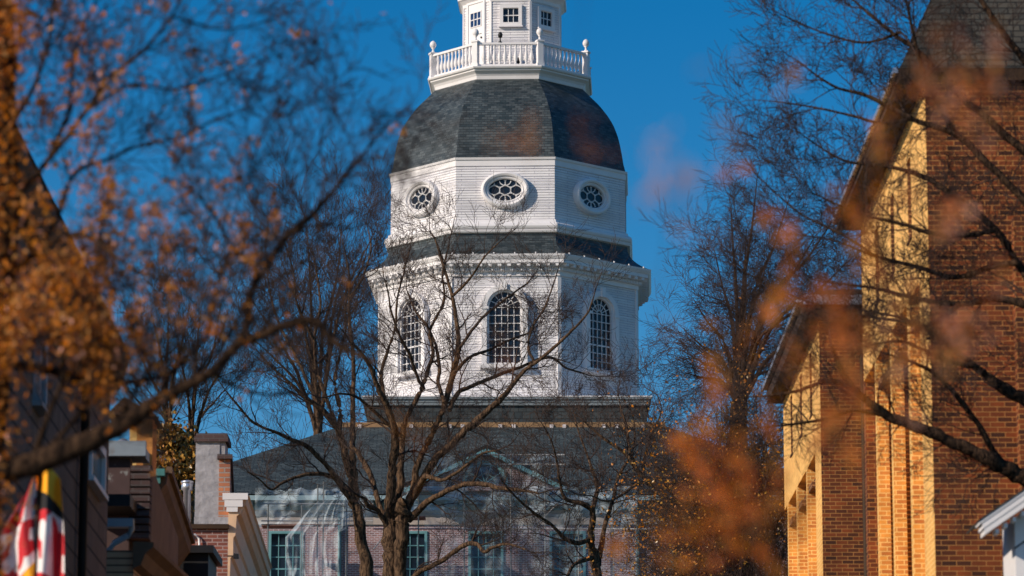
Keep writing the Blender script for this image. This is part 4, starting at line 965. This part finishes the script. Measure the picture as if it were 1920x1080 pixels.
# ---- second trunk beside it
t = Tree(12); Y = 133
t.limb([(700, 1420, 30), (697, 1180, 27), (690, 1085, 25), (678, 1010, 23), (666, 940, 21), (660, 885, 18)], Y)
for pts, dy in [
 ([(661, 890, 15), (661, 840, 11), (662, 790, 10), (662, 740, 9), (663, 690, 8), (660, 640, 7), (654, 590, 6), (655, 520, 4), (642, 450, 2)], 2),
 ([(658, 895, 16), (650, 862, 15), (641, 825, 14), (628, 797, 13), (600, 765, 10), (568, 742, 8), (540, 715, 6), (512, 690, 4), (480, 655, 2)], -2),
 ([(630, 800, 9), (615, 755, 8), (602, 720, 8), (592, 680, 7), (590, 630, 6), (600, 580, 5), (598, 540, 4), (588, 480, 3)], 2),
 ([(636, 812, 9), (638, 770, 9), (628, 720, 8), (636, 670, 6), (648, 620, 5), (650, 560, 4), (680, 500, 3)], 3),
 ([(668, 950, 11), (648, 925, 10), (625, 890, 10), (605, 865, 9), (577, 838, 9), (555, 828, 8), (520, 812, 6), (490, 800, 5), (470, 788, 5), (450, 765, 4), (425, 735, 3)], -3),
 ([(655, 925, 9), (628, 898, 8), (600, 888, 8), (560, 893, 6), (530, 905, 5), (508, 918, 4), (488, 900, 3), (465, 885, 2)], -3),
 ([(590, 640, 6), (570, 600, 5), (555, 560, 4), (550, 510, 3), (535, 460, 2)], -2),
 ([(655, 560, 5), (680, 520, 4), (695, 470, 3), (690, 430, 2)], 1),
 ([(600, 765, 8), (570, 700, 6), (545, 650, 5), (520, 600, 4), (505, 540, 3), (500, 480, 2)], 2)]:
    L = t.limb(pts, Y, dy, jit=.35); t.sprout(L, .85, 1.6, .044, 3, rmin=.009, up=.12, flat=.6, wob=.13, kids=4, t0=.3)
t.build('bare_tree', 'slender bare tree with upright twiggy crown just left of the big forked tree', 'tree', (P(695, 1100, Y).x, Y, gh(Y)), M['bark'], M['twig'])
# ---- background bare trees on the left
def fan(seed, px, py, Y, w, tips, label, lv=4, step=1.1, LL=2.0, up=.12, twig='twig', bark='bark', grp=None, rmin=.010, start=.25):
    t = Tree(seed); t.limb([(px, 1300, w*1.3), (px, py+90, w), (px, py, w*.9)], Y)
    for i, (tx, ty) in enumerate(tips):
        mx, my = px+(tx-px)*.28+t.r.uniform(-8, 8), py+(ty-py)*.42; m2 = (px+(tx-px)*.62+t.r.uniform(-9, 9), py+(ty-py)*.72+t.r.uniform(-9, 9))
        L = t.limb([(px, py+t.r.uniform(0, 50), w*.6), (mx, my, w*.42), (m2[0], m2[1], w*.26), (tx, ty, w*.10)], Y, t.r.uniform(-4, 4), jit=.5)
        t.sprout(L, step, LL, .035, lv-1, rmin=rmin, up=up, flat=.6, wob=.10, kids=4, t0=start)
    return t
t = fan(21, 318, 830, 142, 15, [(250, 640), (285, 590), (315, 560), (355, 575), (230, 720)], '')
t.build('bare_tree', 'distant bare tree with twin pale trunks rising behind the golden leaved bush', 'tree', (P(318, 1000, 142).x, 142, gh(142)), M['bark'], M['twig'])
t = fan(22, 358, 840, 144, 13, [(380, 560), (410, 590), (445, 640), (330, 620), (430, 720)], '')
t.build('bare_tree', 'distant bare tree with one straight trunk between the golden bush and the slender tree', 'tree', (P(358, 1000, 144).x, 144, gh(144)), M['bark'], M['twig'])
t = fan(23, 596, 800, 187, 15, [(470, 560), (520, 470), (575, 420), (640, 410), (700, 440), (560, 560), (650, 500), (480, 640)], '', step=1.0, LL=2.7, rmin=.013)
t.build('bare_tree', 'distant bare tree whose high twiggy crown reaches beside the tower cornice', 'tree', (P(596, 1000, 187).x, 187, gh(187)), M['bark'], M['twig'])
# ---- small tree at the right of the facade
t = Tree(31); Y = 124
t.limb([(1135, 1400, 26), (1130, 1180, 22), (1122, 1085, 18), (1112, 1040, 17), (1107, 1010, 16)], Y)
for pts, dy in [
 ([(1108, 1020, 14), (1109, 990, 13), (1111, 958, 11), (1090, 944, 9), (1060, 935, 7), (1050, 905, 5), (1045, 870, 4), (1035, 830, 3), (1020, 800, 2)], -2),
 ([(1122, 1060, 12), (1133, 990, 9), (1150, 935, 7), (1160, 891, 6), (1185, 850, 4), (1190, 800, 3), (1180, 760, 2)], 2),
 ([(1300, 1400, 22), (1295, 1100, 15), (1283, 1035, 13), (1272, 980, 12), (1256, 943, 12), (1228, 912, 10), (1195, 882, 9), (1172, 850, 7), (1130, 820, 5), (1095, 790, 3)], 0),
 ([(1193, 882, 8), (1180, 840, 6), (1175, 800, 5), (1165, 770, 3), (1160, 740, 2)], 2),
 ([(1228, 912, 7), (1200, 905, 6), (1170, 925, 5), (1140, 940, 4), (1110, 930, 3)], -2),
 ([(1108, 1010, 10), (1085, 1018, 9), (1060, 1010, 8), (1035, 985, 6), (1000, 960, 5), (970, 935, 4), (940, 900, 2)], -3),
 ([(1112, 1045, 10), (1095, 1050, 9), (1075, 1060, 7), (1060, 1090, 5)], -2),
 ([(1111, 958, 9), (1120, 915, 7), (1110, 880, 6), (1100, 850, 4), (1085, 810, 3), (1075, 770, 2)], 2),
 ([(1205, 890, 7), (1210, 850, 6), (1225, 810, 4), (1240, 770, 3), (1232, 740, 2)], 2)]:
    L = t.limb(pts, Y, dy, jit=.35); t.sprout(L, .65, 1.5, .036, 3, rmin=.009, up=.06, flat=.6, wob=.14, kids=4, t0=.25)
t.build('bare_tree', 'low spreading bare tree before the slate roof, between the big tree and the orange bush', 'tree', (P(1135, 1100, Y).x, Y, gh(Y)), M['bark'], M['twig'])
# ---- dark thick trunked tree by the church
t = Tree(41); Y = 92
t.limb([(1385, 1300, 44), (1385, 900, 36), (1384, 820, 33), (1385, 770, 32), (1387, 735, 26)], Y, jit=.2)
for tx, ty in [(1285, 660), (1580, 600), (1400, 560), (1600, 480), (1570, 400), (1285, 620), (1300, 560), (1340, 470), (1370, 380), (1420, 330), (1480, 370), (1530, 440), (1290, 700), (1440, 480), (1350, 640), (1490, 560), (1560, 520), (1480, 680), (1300, 640), (1400, 430)]:
    L = t.limb([(1386, 765, 11), (1386+(tx-1386)*.3, 735+(ty-735)*.5, 7), (1386+(tx-1386)*.68, 735+(ty-735)*.74, 4), (tx, ty, 1.5)], Y, t.r.uniform(-4, 4), jit=.5)
    t.sprout(L, .55, 1.0, .018, 3, rmin=.006, up=.0, flat=.6, wob=.12, kids=4, t0=.2)
t.build('bare_tree', 'dark thick trunked tree with dense purplish twigs, rising between roof and church', 'tree', (P(1385, 1000, Y).x, Y, gh(Y)), M['bark_dark'], M['twig_red'])
# ---- tree at the right edge, in front of the church
t = Tree(42); Y = 43.5
tr0 = P(2080, 1000, Y)
t.limb([(2090, 2300, 85), (2085, 1600, 75), (2075, 1100, 66), (2060, 900, 55), (2050, 700, 46), (2040, 450, 38), (2030, 200, 30), (2010, -80, 22)], Y, jit=.15)
for pts, dy in [
 ([(2070, 1000, 34), (1990, 940, 29), (1925, 898, 26), (1880, 876, 24), (1830, 848, 20), (1780, 826, 18), (1720, 800, 17), (1665, 780, 15), (1635, 758, 12), (1600, 728, 10), (1575, 690, 7), (1560, 650, 5)], -1),
 ([(1640, 762, 9), (1605, 733, 8), (1555, 714, 7), (1500, 732, 5), (1440, 742, 4), (1380, 745, 2)], .5),
 ([(1660, 778, 8), (1600, 770, 6), (1550, 785, 5), (1490, 795, 4), (1420, 803, 2)], -.5),
 ([(2055, 850, 30), (1990, 790, 24), (1925, 752, 21), (1880, 728, 18), (1850, 705, 13), (1800, 665, 9), (1755, 630, 7), (1700, 600, 5), (1640, 585, 3)], .6),
 ([(1850, 707, 10), (1835, 690, 8), (1790, 680, 7), (1740, 660, 6), (1690, 640, 5), (1640, 645, 3)], -.6),
 ([(1900, 885, 11), (1868, 855, 10), (1840, 805, 9), (1800, 750, 8), (1765, 712, 7), (1735, 690, 6), (1690, 672, 4), (1650, 660, 3)], -1),
 ([(2048, 720, 22), (1980, 600, 17), (1908, 492, 12), (1866, 430, 11), (1804, 378, 10), (1731, 331, 8), (1660, 311, 6), (1580, 300, 4), (1500, 250, 2)], .5),
 ([(2045, 560, 22), (1980, 440, 17), (1918, 373, 12), (1856, 311, 11), (1794, 254, 10), (1711, 223, 8), (1628, 181, 6), (1560, 160, 4), (1490, 110, 2)], -.5),
 ([(2040, 420, 20), (1960, 320, 15), (1870, 240, 12), (1790, 170, 10), (1730, 103, 8), (1680, 67, 6), (1617, 15, 4), (1570, -30, 2)], .3),
 ([(1794, 254, 8), (1750, 180, 7), (1722, 103, 6), (1705, 30, 4), (1690, -40, 3)], -.8),
 ([(1711, 223, 6), (1650, 230, 5), (1590, 215, 4), (1520, 200, 3), (1450, 190, 2)], .6),
 ([(1866, 430, 9), (1820, 440, 8), (1760, 440, 7), (1690, 420, 6), (1610, 400, 4), (1520, 360, 2)], -.6),
 ([(1908, 492, 10), (1860, 500, 9), (1790, 520, 8), (1720, 500, 7), (1640, 480, 5), (1560, 450, 3), (1490, 440, 2)], .6),
 ([(2040, 640, 18), (1960, 590, 14), (1880, 560, 11), (1800, 570, 9), (1720, 560, 7), (1640, 540, 5), (1560, 530, 3)], .3),
 ([(1800, 570, 7), (1740, 610, 6), (1680, 600, 5), (1600, 590, 4), (1500, 560, 3), (1420, 520, 2)], -.3),
 ([(2025, 250, 18), (1950, 150, 13), (1880, 60, 10), (1820, -30, 7)], 0),
 ([(1640, 480, 5), (1580, 440, 4), (1500, 400, 3), (1420, 330, 2)], .3),
 ([(1690, 60, 5), (1620, 80, 4), (1540, 60, 3), (1470, 30, 2)], .3),
 ([(1640, 585, 4), (1560, 600, 3), (1480, 560, 3), (1380, 500, 2)], .3)]:
    L = t.limb([(x, y, w*1.25) for x, y, w in pts], Y, dy, jit=.3); t.sprout(L, .20, .74, .014, 3, rmin=.0045, up=.03, flat=.6, wob=.13, kids=4, t0=.25)
t.build('bare_tree', 'bare tree reaching in from the right edge with long dark limbs before the church', 'tree', (tr0.x, Y, gh(Y)), M['bark_dark'], M['twig_red'])

# ---- evergreen with golden leaves behind the left roofs
def bush(name, seed, cx, cy, Y, rx, ry, n, label, cat, mats, wts, size, tw=60, clump=.16):
    t = Tree(seed); m = mpp(700, Y); c = P(cx, cy, Y); rx *= m; ry *= m
    t.limb([(cx, 1500, 10), (cx, cy+40, 8), (cx, cy, 6)], Y)
    cen = []
    for _ in range(tw):
        a = t.r.uniform(0, 6.283); h = t.r.uniform(-1, 1); rr = math.sqrt(max(0, 1-h*h))*t.r.uniform(.55, 1.05)
        q = c + Vector((rx*rr*math.cos(a), rx*rr*math.sin(a), ry*h*t.r.uniform(.8, 1.05))); cen.append(q)
        t.grow(c+Vector((0, 0, -ry*.5)), q-c+Vector((0, 0, ry*.5)), (q-c).length, .02, 1, .006, .02, 1, .15, 3)
    pts = []
    for _ in range(n):
        q = t.r.choice(cen); s_ = clump*rx*t.r.uniform(.5, 1.6); pts.append(q+Vector((t.r.gauss(0, s_), t.r.gauss(0, s_), t.r.gauss(0, s_))))
    return t.build(name, label, cat, (c.x, Y, gh(Y)), M['bark_dark'], M['twig'], leaves=(pts, mats, dict(size=size, weights=wts, w=.7)))
bush('evergreen_bush', 51, 318, 880, 97, 62, 75, 5200, 'leathery golden brown leaved evergreen between the rusty chimney and the stucco chimney', 'bush', [M['leaf_gold'], M['leaf_green'], M['leaf_brown']], [.45, .4, .15], (.10, .2), tw=90)
# ---- tangled shrubs right of the facade
def thicket(seed, x0, x1, y0, y1, Y, n, label, leafn, L=1.5, colm='twig_red', lm=None, wts=None, size=(.05, .1)):
    t = Tree(seed)
    for i in range(n):
        px = t.r.uniform(x0, x1); py = t.r.uniform(y0, y1)
        q = P(px, py, Y+t.r.uniform(-1.5, 1.5)); d = Vector((t.r.gauss(0, .6), t.r.gauss(0, .4), .9))
        t.grow(q, d, L*t.r.uniform(.6, 1.2), .02, 3, .006, .02, .7, .22, 3)
    for i in range(5): px = x0+(x1-x0)*(i+.5)/5; t.limb([(px, 1500, 8), (px+t.r.uniform(-20, 20), 1200, 7), (px+t.r.uniform(-30, 30), (y0+y1)/2, 4)], Y)
    lv = near_tips(t, leafn, .35)
    return t.build('shrub', label, 'shrub', (P((x0+x1)/2, 1000, Y).x, Y, gh(Y)), M['bark_dark'], M[colm], leaves=(lv, lm or [M['leaf_gold'], M['leaf_rust'], M['leaf_orange']], dict(size=size, weights=wts or [.4, .4, .2], w=.7)))
thicket(61, 1290, 1470, 860, 1180, 88, 300, 'dense tangled shrub with rusty leaves against the side of the church', 6500, wts=[.25, .6, .15])
thicket(62, 1250, 1400, 960, 1180, 100, 150, 'shrub with bright golden orange leaves below the dark trunk', 4200, wts=[.5, .2, .3], L=1.3)

# ---- near tree on the left, out of focus, with rusty leaf clusters
t = Tree(71); Y = 20.0
t.limb([(-40, 1900, 90), (-35, 1200, 80), (-30, 900, 74), (-10, 640, 66), (5, 400, 60), (8, 200, 50), (5, 0, 44), (0, -200, 38)], Y, jit=.12)
TL = [
 ([(-60, 915, 52), (0, 885, 50), (60, 870, 48), (150, 835, 44), (222, 800, 36), (290, 757, 28), (345, 725, 23), (400, 695, 20), (440, 650, 20), (480, 632, 20), (540, 608, 18), (590, 602, 17), (625, 640, 14), (670, 665, 10), (725, 690, 6)], -.6),
 ([(452, 645, 18), (465, 592, 17), (472, 545, 16), (500, 500, 15), (538, 443, 14), (575, 412, 14), (592, 396, 11), (640, 340, 8), (680, 290, 6), (720, 240, 4), (765, 205, 2)], .3),
 ([(575, 412, 9), (562, 380, 7), (545, 345, 5), (520, 290, 3)], .3),
 ([(590, 400, 9), (598, 445, 8), (572, 490, 8), (525, 520, 7), (488, 540, 8)], -.2),
 ([(-20, 680, 18), (80, 692, 18), (150, 708, 17), (215, 716, 15), (280, 712, 10), (330, 690, 6)], .5),
 ([(10, 520, 18), (70, 470, 13), (110, 400, 10), (140, 326, 8), (200, 300, 7), (259, 274, 7), (344, 255, 6), (407, 222, 4), (470, 205, 2)], .5),
 ([(5, 400, 16), (90, 300, 11), (163, 207, 9), (200, 148, 8), (259, 104, 7), (322, 30, 6), (350, -30, 4)], -.4),
 ([(163, 207, 7), (244, 159, 6), (326, 167, 5), (400, 145, 4), (437, 133, 3), (500, 90, 2)], .4),
 ([(322, 30, 5), (370, 45, 5), (420, 55, 4), (480, 45, 3), (520, 30, 2)], .4),
 ([(70, 470, 11), (130, 440, 10), (180, 450, 9), (240, 500, 7), (300, 520, 5), (360, 530, 3)], -.4),
 ([(290, 757, 12), (330, 690, 9), (380, 640, 8), (400, 580, 6), (410, 520, 5), (440, 450, 3)], .4),
 ([(222, 800, 14), (250, 740, 10), (280, 680, 8), (250, 620, 6), (230, 560, 4)], .5),
 ([(60, 870, 16), (90, 780, 11), (120, 700, 9), (110, 620, 7), (140, 560, 5)], -.5),
 ([(465, 590, 8), (430, 560, 6), (400, 500, 5), (380, 440, 3)], .3)]
for pts, dy in TL:
    L = t.limb(pts, Y, dy, jit=.15); t.sprout(L, .11, .42, .010, 3, rmin=.0034, up=.05, flat=.8, wob=.15, kids=3, t0=.3)
for pts, dy in [([(345, 725, 9), (420, 640, 8), (470, 540, 7), (500, 420, 5), (470, 330, 4), (500, 240, 3)], .3), ([(500, 500, 9), (440, 470, 7), (400, 400, 5), (350, 350, 4), (300, 330, 3)], -.3),
 ([(538, 443, 7), (600, 420, 6), (660, 430, 4), (720, 400, 3)], .2), ([(400, 695, 10), (430, 720, 8), (500, 740, 6), (560, 730, 4)], .3), ([(60, 870, 10), (160, 760, 8), (200, 640, 7), (180, 540, 5), (190, 440, 4)], .4), ([(90, 300, 10), (130, 200, 8), (140, 100, 6), (180, 0, 4)], .3), ([(10, 250, 12), (60, 170, 9), (90, 80, 7), (100, -20, 5)], -.3), ([(592, 396, 7), (610, 330, 5), (600, 260, 4), (630, 190, 3), (620, 110, 2)], .3)]:
    L = t.limb(pts, Y, dy, jit=.15); t.sprout(L, .11, .38, .009, 3, rmin=.0034, up=.05, flat=.8, wob=.15, kids=3, t0=.2)
def dens(p):
    x, y = pxof(p)
    d = 1.0 if x < 170 else max(.04, .6-(x-170)/800)
    if y > 780: d *= .45 if x < 230 else .3
    if y < 330 and x > 60: d *= .35
    if x > 480: d *= .4
    return t.r.random() < d
cl = [p for p, d in t.tips]; t.r.shuffle(cl); cl = [p for p in cl[:1000] if dens(p)]
lv = near_tips(t, 3600, .02, dens) + near_tips(t, 3500, .05, lambda p: pxof(p)[0] < 215 and 150 < pxof(p)[1] < 860)
for p in cl:
    k_ = t.r.randint(4, 22); d_ = Vector((t.r.gauss(0, .5), t.r.gauss(0, .5), t.r.uniform(.3, 1))).normalized()
    for _ in range(k_): lv.append(p + d_*t.r.uniform(-.07, .07) + Vector((t.r.gauss(0, .012), t.r.gauss(0, .012), t.r.gauss(0, .012))))
# ivy clinging to the trunk, thickened with orange leaves for its warm light
for _ in range(6500):
    z = t.r.uniform(3.5, 8.2); px_, _py = 0, 0; q = P(8, 300, Y); lv.append(Vector((q.x-.03+t.r.gauss(0, .085), Y-.08+t.r.gauss(0, .05), z)))
t.build('budding_tree', 'near blurred tree on the left with thick dark limb and rusty orange leaf clusters', 'tree', (P(-35, 1200, Y).x, Y, 0), M['bark_dark'], M['twig_red'], leaves=(lv, [M['leaf_rust'], M['leaf_orange'], M['leaf_brown'], M['leaf_pink']], dict(size=(.014, .055), weights=[.34, .38, .22, .06], w=.5)))

# ---- very near twigs with orange buds, strongly out of focus
def sapling(seed, Y, base_px, strokes, puffs, label, mats, wts, size=(.012, .026), dn=1.75):
    """strokes: stems in pixels; puffs: bud clusters (px, py, sx, sy, n)"""
    t = Tree(seed); B_ = P(base_px, 1500, Y); lv = []
    t.limb([(base_px, 3600, 26), (base_px+20, 2400, 24), (base_px, 1600, 20), (base_px, 1300, 10)], Y, jit=.1)
    for pts in strokes:
        head = [(base_px, 1450, 7), (base_px+(pts[0][0]-base_px)*.6, 1450+(pts[0][1]-1450)*.5, 4)] if pts[0][1] > 1080 else []
        L = t.limb(head + [(x, y, 4.5-2.5*i/len(pts)) for i, (x, y) in enumerate(pts)], Y, t.r.uniform(-.2, .2), jit=.2)
        for i in range(0, len(L)-1, 3): t.grow(Vector(L[i][:3]), Vector((t.r.gauss(0, 1), t.r.gauss(0, .5), .5)), .06, .001, 1, .0006, .0, 1, .2, 2)
    for px, py, sx, sy, n in puffs:
        a0 = t.r.uniform(-.7, .7)
        for c_ in range(3):     # several elongated bud spikes make one cluster
            ox, oy = px+t.r.gauss(0, sx*.75), py+t.r.gauss(0, sy*.75); a_ = a0+t.r.gauss(0, .35); ln = max(sx, sy)*t.r.uniform(.7, 1.5)
            for _ in range(int(n*dn/3)):
                f = t.r.uniform(-1, 1)*ln; w_ = t.r.gauss(0, 5.5); lv.append(P(ox+math.sin(a_)*f+math.cos(a_)*w_, oy-math.cos(a_)*f+math.sin(a_)*w_, Y+t.r.gauss(0, .04)))
    return t.build('young_tree', label, 'tree', (B_.x, Y, 0), M['bark_dark'], M['twig_red'], leaves=(lv, mats, dict(size=size, weights=wts, w=.7)))
O_, Rr, Bn, Pk = M['leaf_orange'], M['leaf_red'], M['leaf_brown'], M['leaf_pink']
sapling(81, 8.0, 1420, [
  [(1420, 1100), (1360, 900), (1300, 850), (1310, 770), (1350, 700), (1400, 620), (1440, 560), (1470, 490), (1450, 420), (1400, 370), (1340, 340)],
  [(1450, 1100), (1480, 1000), (1530, 880), (1560, 760), (1600, 640), (1570, 520), (1600, 440)],
  [(1400, 1120), (1440, 1050), (1400, 980), (1330, 1010), (1280, 960), (1270, 860)]],
  [(1285, 850, 22, 28, 60), (1310, 820, 14, 24, 26), (1325, 760, 12, 34, 22), (1345, 720, 14, 18, 26), (1420, 640, 20, 30, 8), (1435, 580, 14, 14, 16), (1475, 550, 10, 16, 20), (1480, 480, 10, 26, 22),
   (1480, 440, 12, 10, 16), (1430, 400, 16, 12, 10), (1370, 910, 26, 28, 34), (1320, 920, 26, 20, 16), (1280, 990, 14, 20, 18), (1250, 1000, 14, 14, 6), (1150, 1020, 12, 10, 12), (1420, 960, 34, 26, 46), (1370, 980, 30, 20, 34), (1440, 1050, 32, 18, 44), (1455, 910, 14, 40, 26),
   (1545, 600, 16, 50, 34), (1575, 650, 20, 40, 22), (1600, 700, 20, 60, 22), (1560, 800, 18, 50, 34), (1590, 840, 18, 40, 34), (1520, 700, 16, 40, 18), (1600, 420, 16, 30, 18), (1590, 380, 14, 20, 10), (1650, 300, 12, 60, 16), (1640, 500, 10, 40, 10), (1560, 560, 18, 14, 16), (1600, 660, 60, 30, 16), (1500, 620, 12, 50, 14), (1390, 840, 30, 30, 12), (1330, 640, 14, 40, 6), (1440, 780, 40, 30, 10), (1700, 380, 12, 40, 10), (1660, 190, 10, 50, 10), (1340, 960, 12, 40, 26), (1400, 1010, 30, 12, 26), (1300, 1060, 30, 14, 20), (1490, 960, 20, 30, 20), (1380, 870, 12, 30, 16), (1620, 720, 14, 60, 26), (1680, 730, 14, 60, 20), (1620, 560, 14, 50, 20), (1700, 560, 30, 20, 14), (1640, 400, 12, 40, 14), (1390, 330, 20, 16, 10)],
  'very near blurred sapling with orange red buds crossing the shrubs and church corner', [O_, Rr, Bn], [.35, .4, .25])
sapling(82, 7.2, 1850, [
  [(1830, 1120), (1790, 900), (1760, 760), (1750, 660), (1790, 620), (1850, 600), (1900, 560)],
  [(1750, 660), (1720, 560), (1740, 430), (1800, 330), (1830, 240), (1860, 150), (1900, 100)],
  [(1800, 330), (1760, 240), (1740, 180), (1700, 100)]],
  [(1760, 620, 22, 20, 30), (1800, 625, 26, 14, 24), (1850, 620, 26, 16, 20), (1770, 660, 12, 30, 24), (1690, 650, 20, 26, 14), (1780, 410, 14, 24, 26), (1770, 440, 12, 12, 14), (1860, 500, 22, 22, 22), (1870, 70, 14, 12, 14),
   (1800, 110, 50, 30, 22), (1760, 110, 40, 40, 22), (1860, 150, 40, 30, 26), (1740, 160, 30, 30, 26), (1800, 240, 50, 30, 30), (1900, 220, 30, 30, 20), (1680, 700, 20, 20, 14), (1830, 650, 30, 20, 10), (1480, 150, 30, 20, 10), (1700, 800, 24, 40, 14)],
  'very near blurred sapling with dull brown pink buds over the church front', [Bn, Pk, Rr], [.4, .25, .35], dn=1.3)
sapling(83, 7.0, 1010, [
  [(1010, 1120), (930, 980), (860, 860), (760, 790), (700, 790)],
  [(900, 920), (850, 800), (830, 700), (870, 680), (930, 690)]],
  [(745, 790, 10, 12, 12), (790, 820, 14, 8, 8), (690, 780, 10, 14, 8), (850, 700, 20, 10, 6), (930, 670, 16, 10, 6), (780, 900, 20, 16, 4)],
  'very near blurred twigs with a few orange buds before the big bare tree', [O_, Rr, Bn], [.4, .3, .3], size=(.005, .012))
sapling(84, 5.2, 1225, [[(1220, 1120), (1240, 900), (1230, 700), (1250, 500), (1270, 330)]],
  [(1220, 300, 16, 30, 9), (1250, 280, 14, 26, 9), (1300, 330, 14, 14, 12), (1270, 360, 22, 20, 14), (1230, 370, 20, 20, 8), (1200, 390, 16, 16, 6), (1360, 240, 10, 20, 7), (1290, 400, 16, 20, 7), (1370, 300, 12, 20, 7), (1330, 440, 12, 20, 4), (1310, 130, 8, 8, 4), (1385, 110, 8, 8, 4), (1250, 640, 20, 26, 3)],
  'very near blurred sapling whose pale pink buds float in the open sky beside the dome', [Pk, Bn], [.8, .2], size=(.006, .012), dn=2.6)
# hanging twigs from above: a branch out of the top of the frame
t = Tree(91); Y = 6.8; lv = []
t.limb([(700, -700, 40), (900, -500, 34), (1150, -420, 26), (1400, -380, 18)], Y, jit=.1)
t.limb([(-400, 3400, 70), (-300, 1200, 56), (-150, -100, 46), (200, -600, 44), (700, -700, 40)], Y, jit=.1)
for pts in ([(1000, -450), (985, -100), (990, 60), (985, 190), (1000, 245), (985, 285)], [(1150, -420), (1110, -100), (1090, 60), (1090, 230)]):
    t.limb([(x, y, .3) for x, y in pts], Y, jit=.05)
def stick(x0, y0, x1, y1, sx, n):
    for _ in range(n):
        f = t.r.random(); lv.append(P(x0+(x1-x0)*f+t.r.gauss(0, sx), y0+(y1-y0)*f+t.r.gauss(0, sx), Y+t.r.gauss(0, .03)))
# bud clusters
for _ in range(1): stick(1002, 215, 965, 275, 3, 34); stick(985, 200, 1000, 225, 3, 7); stick(930, 240, 960, 265, 4, 8); stick(960, 265, 915, 285, 4, 8); stick(998, 250, 996, 275, 4, 26); stick(1000, 285, 990, 288, 5, 10); stick(920, 240, 912, 285, 3, 5)
stick(1080, 225, 1110, 240, 7, 16); stick(1085, 270, 1110, 290, 8, 30); stick(1140, 290, 1150, 300, 8, 10); stick(850, 160, 870, 165, 4, 3)
t.build('overhanging_branch', 'very near blurred hanging branch whose orange buds float before the dark dome', 'branch', (P(-400, 1500, Y).x, Y, 0), M['bark_dark'], M['twig_red'], leaves=(lv, [O_, Rr, Bn], dict(size=(.005, .011), weights=[.5, .3, .2], w=.7)))
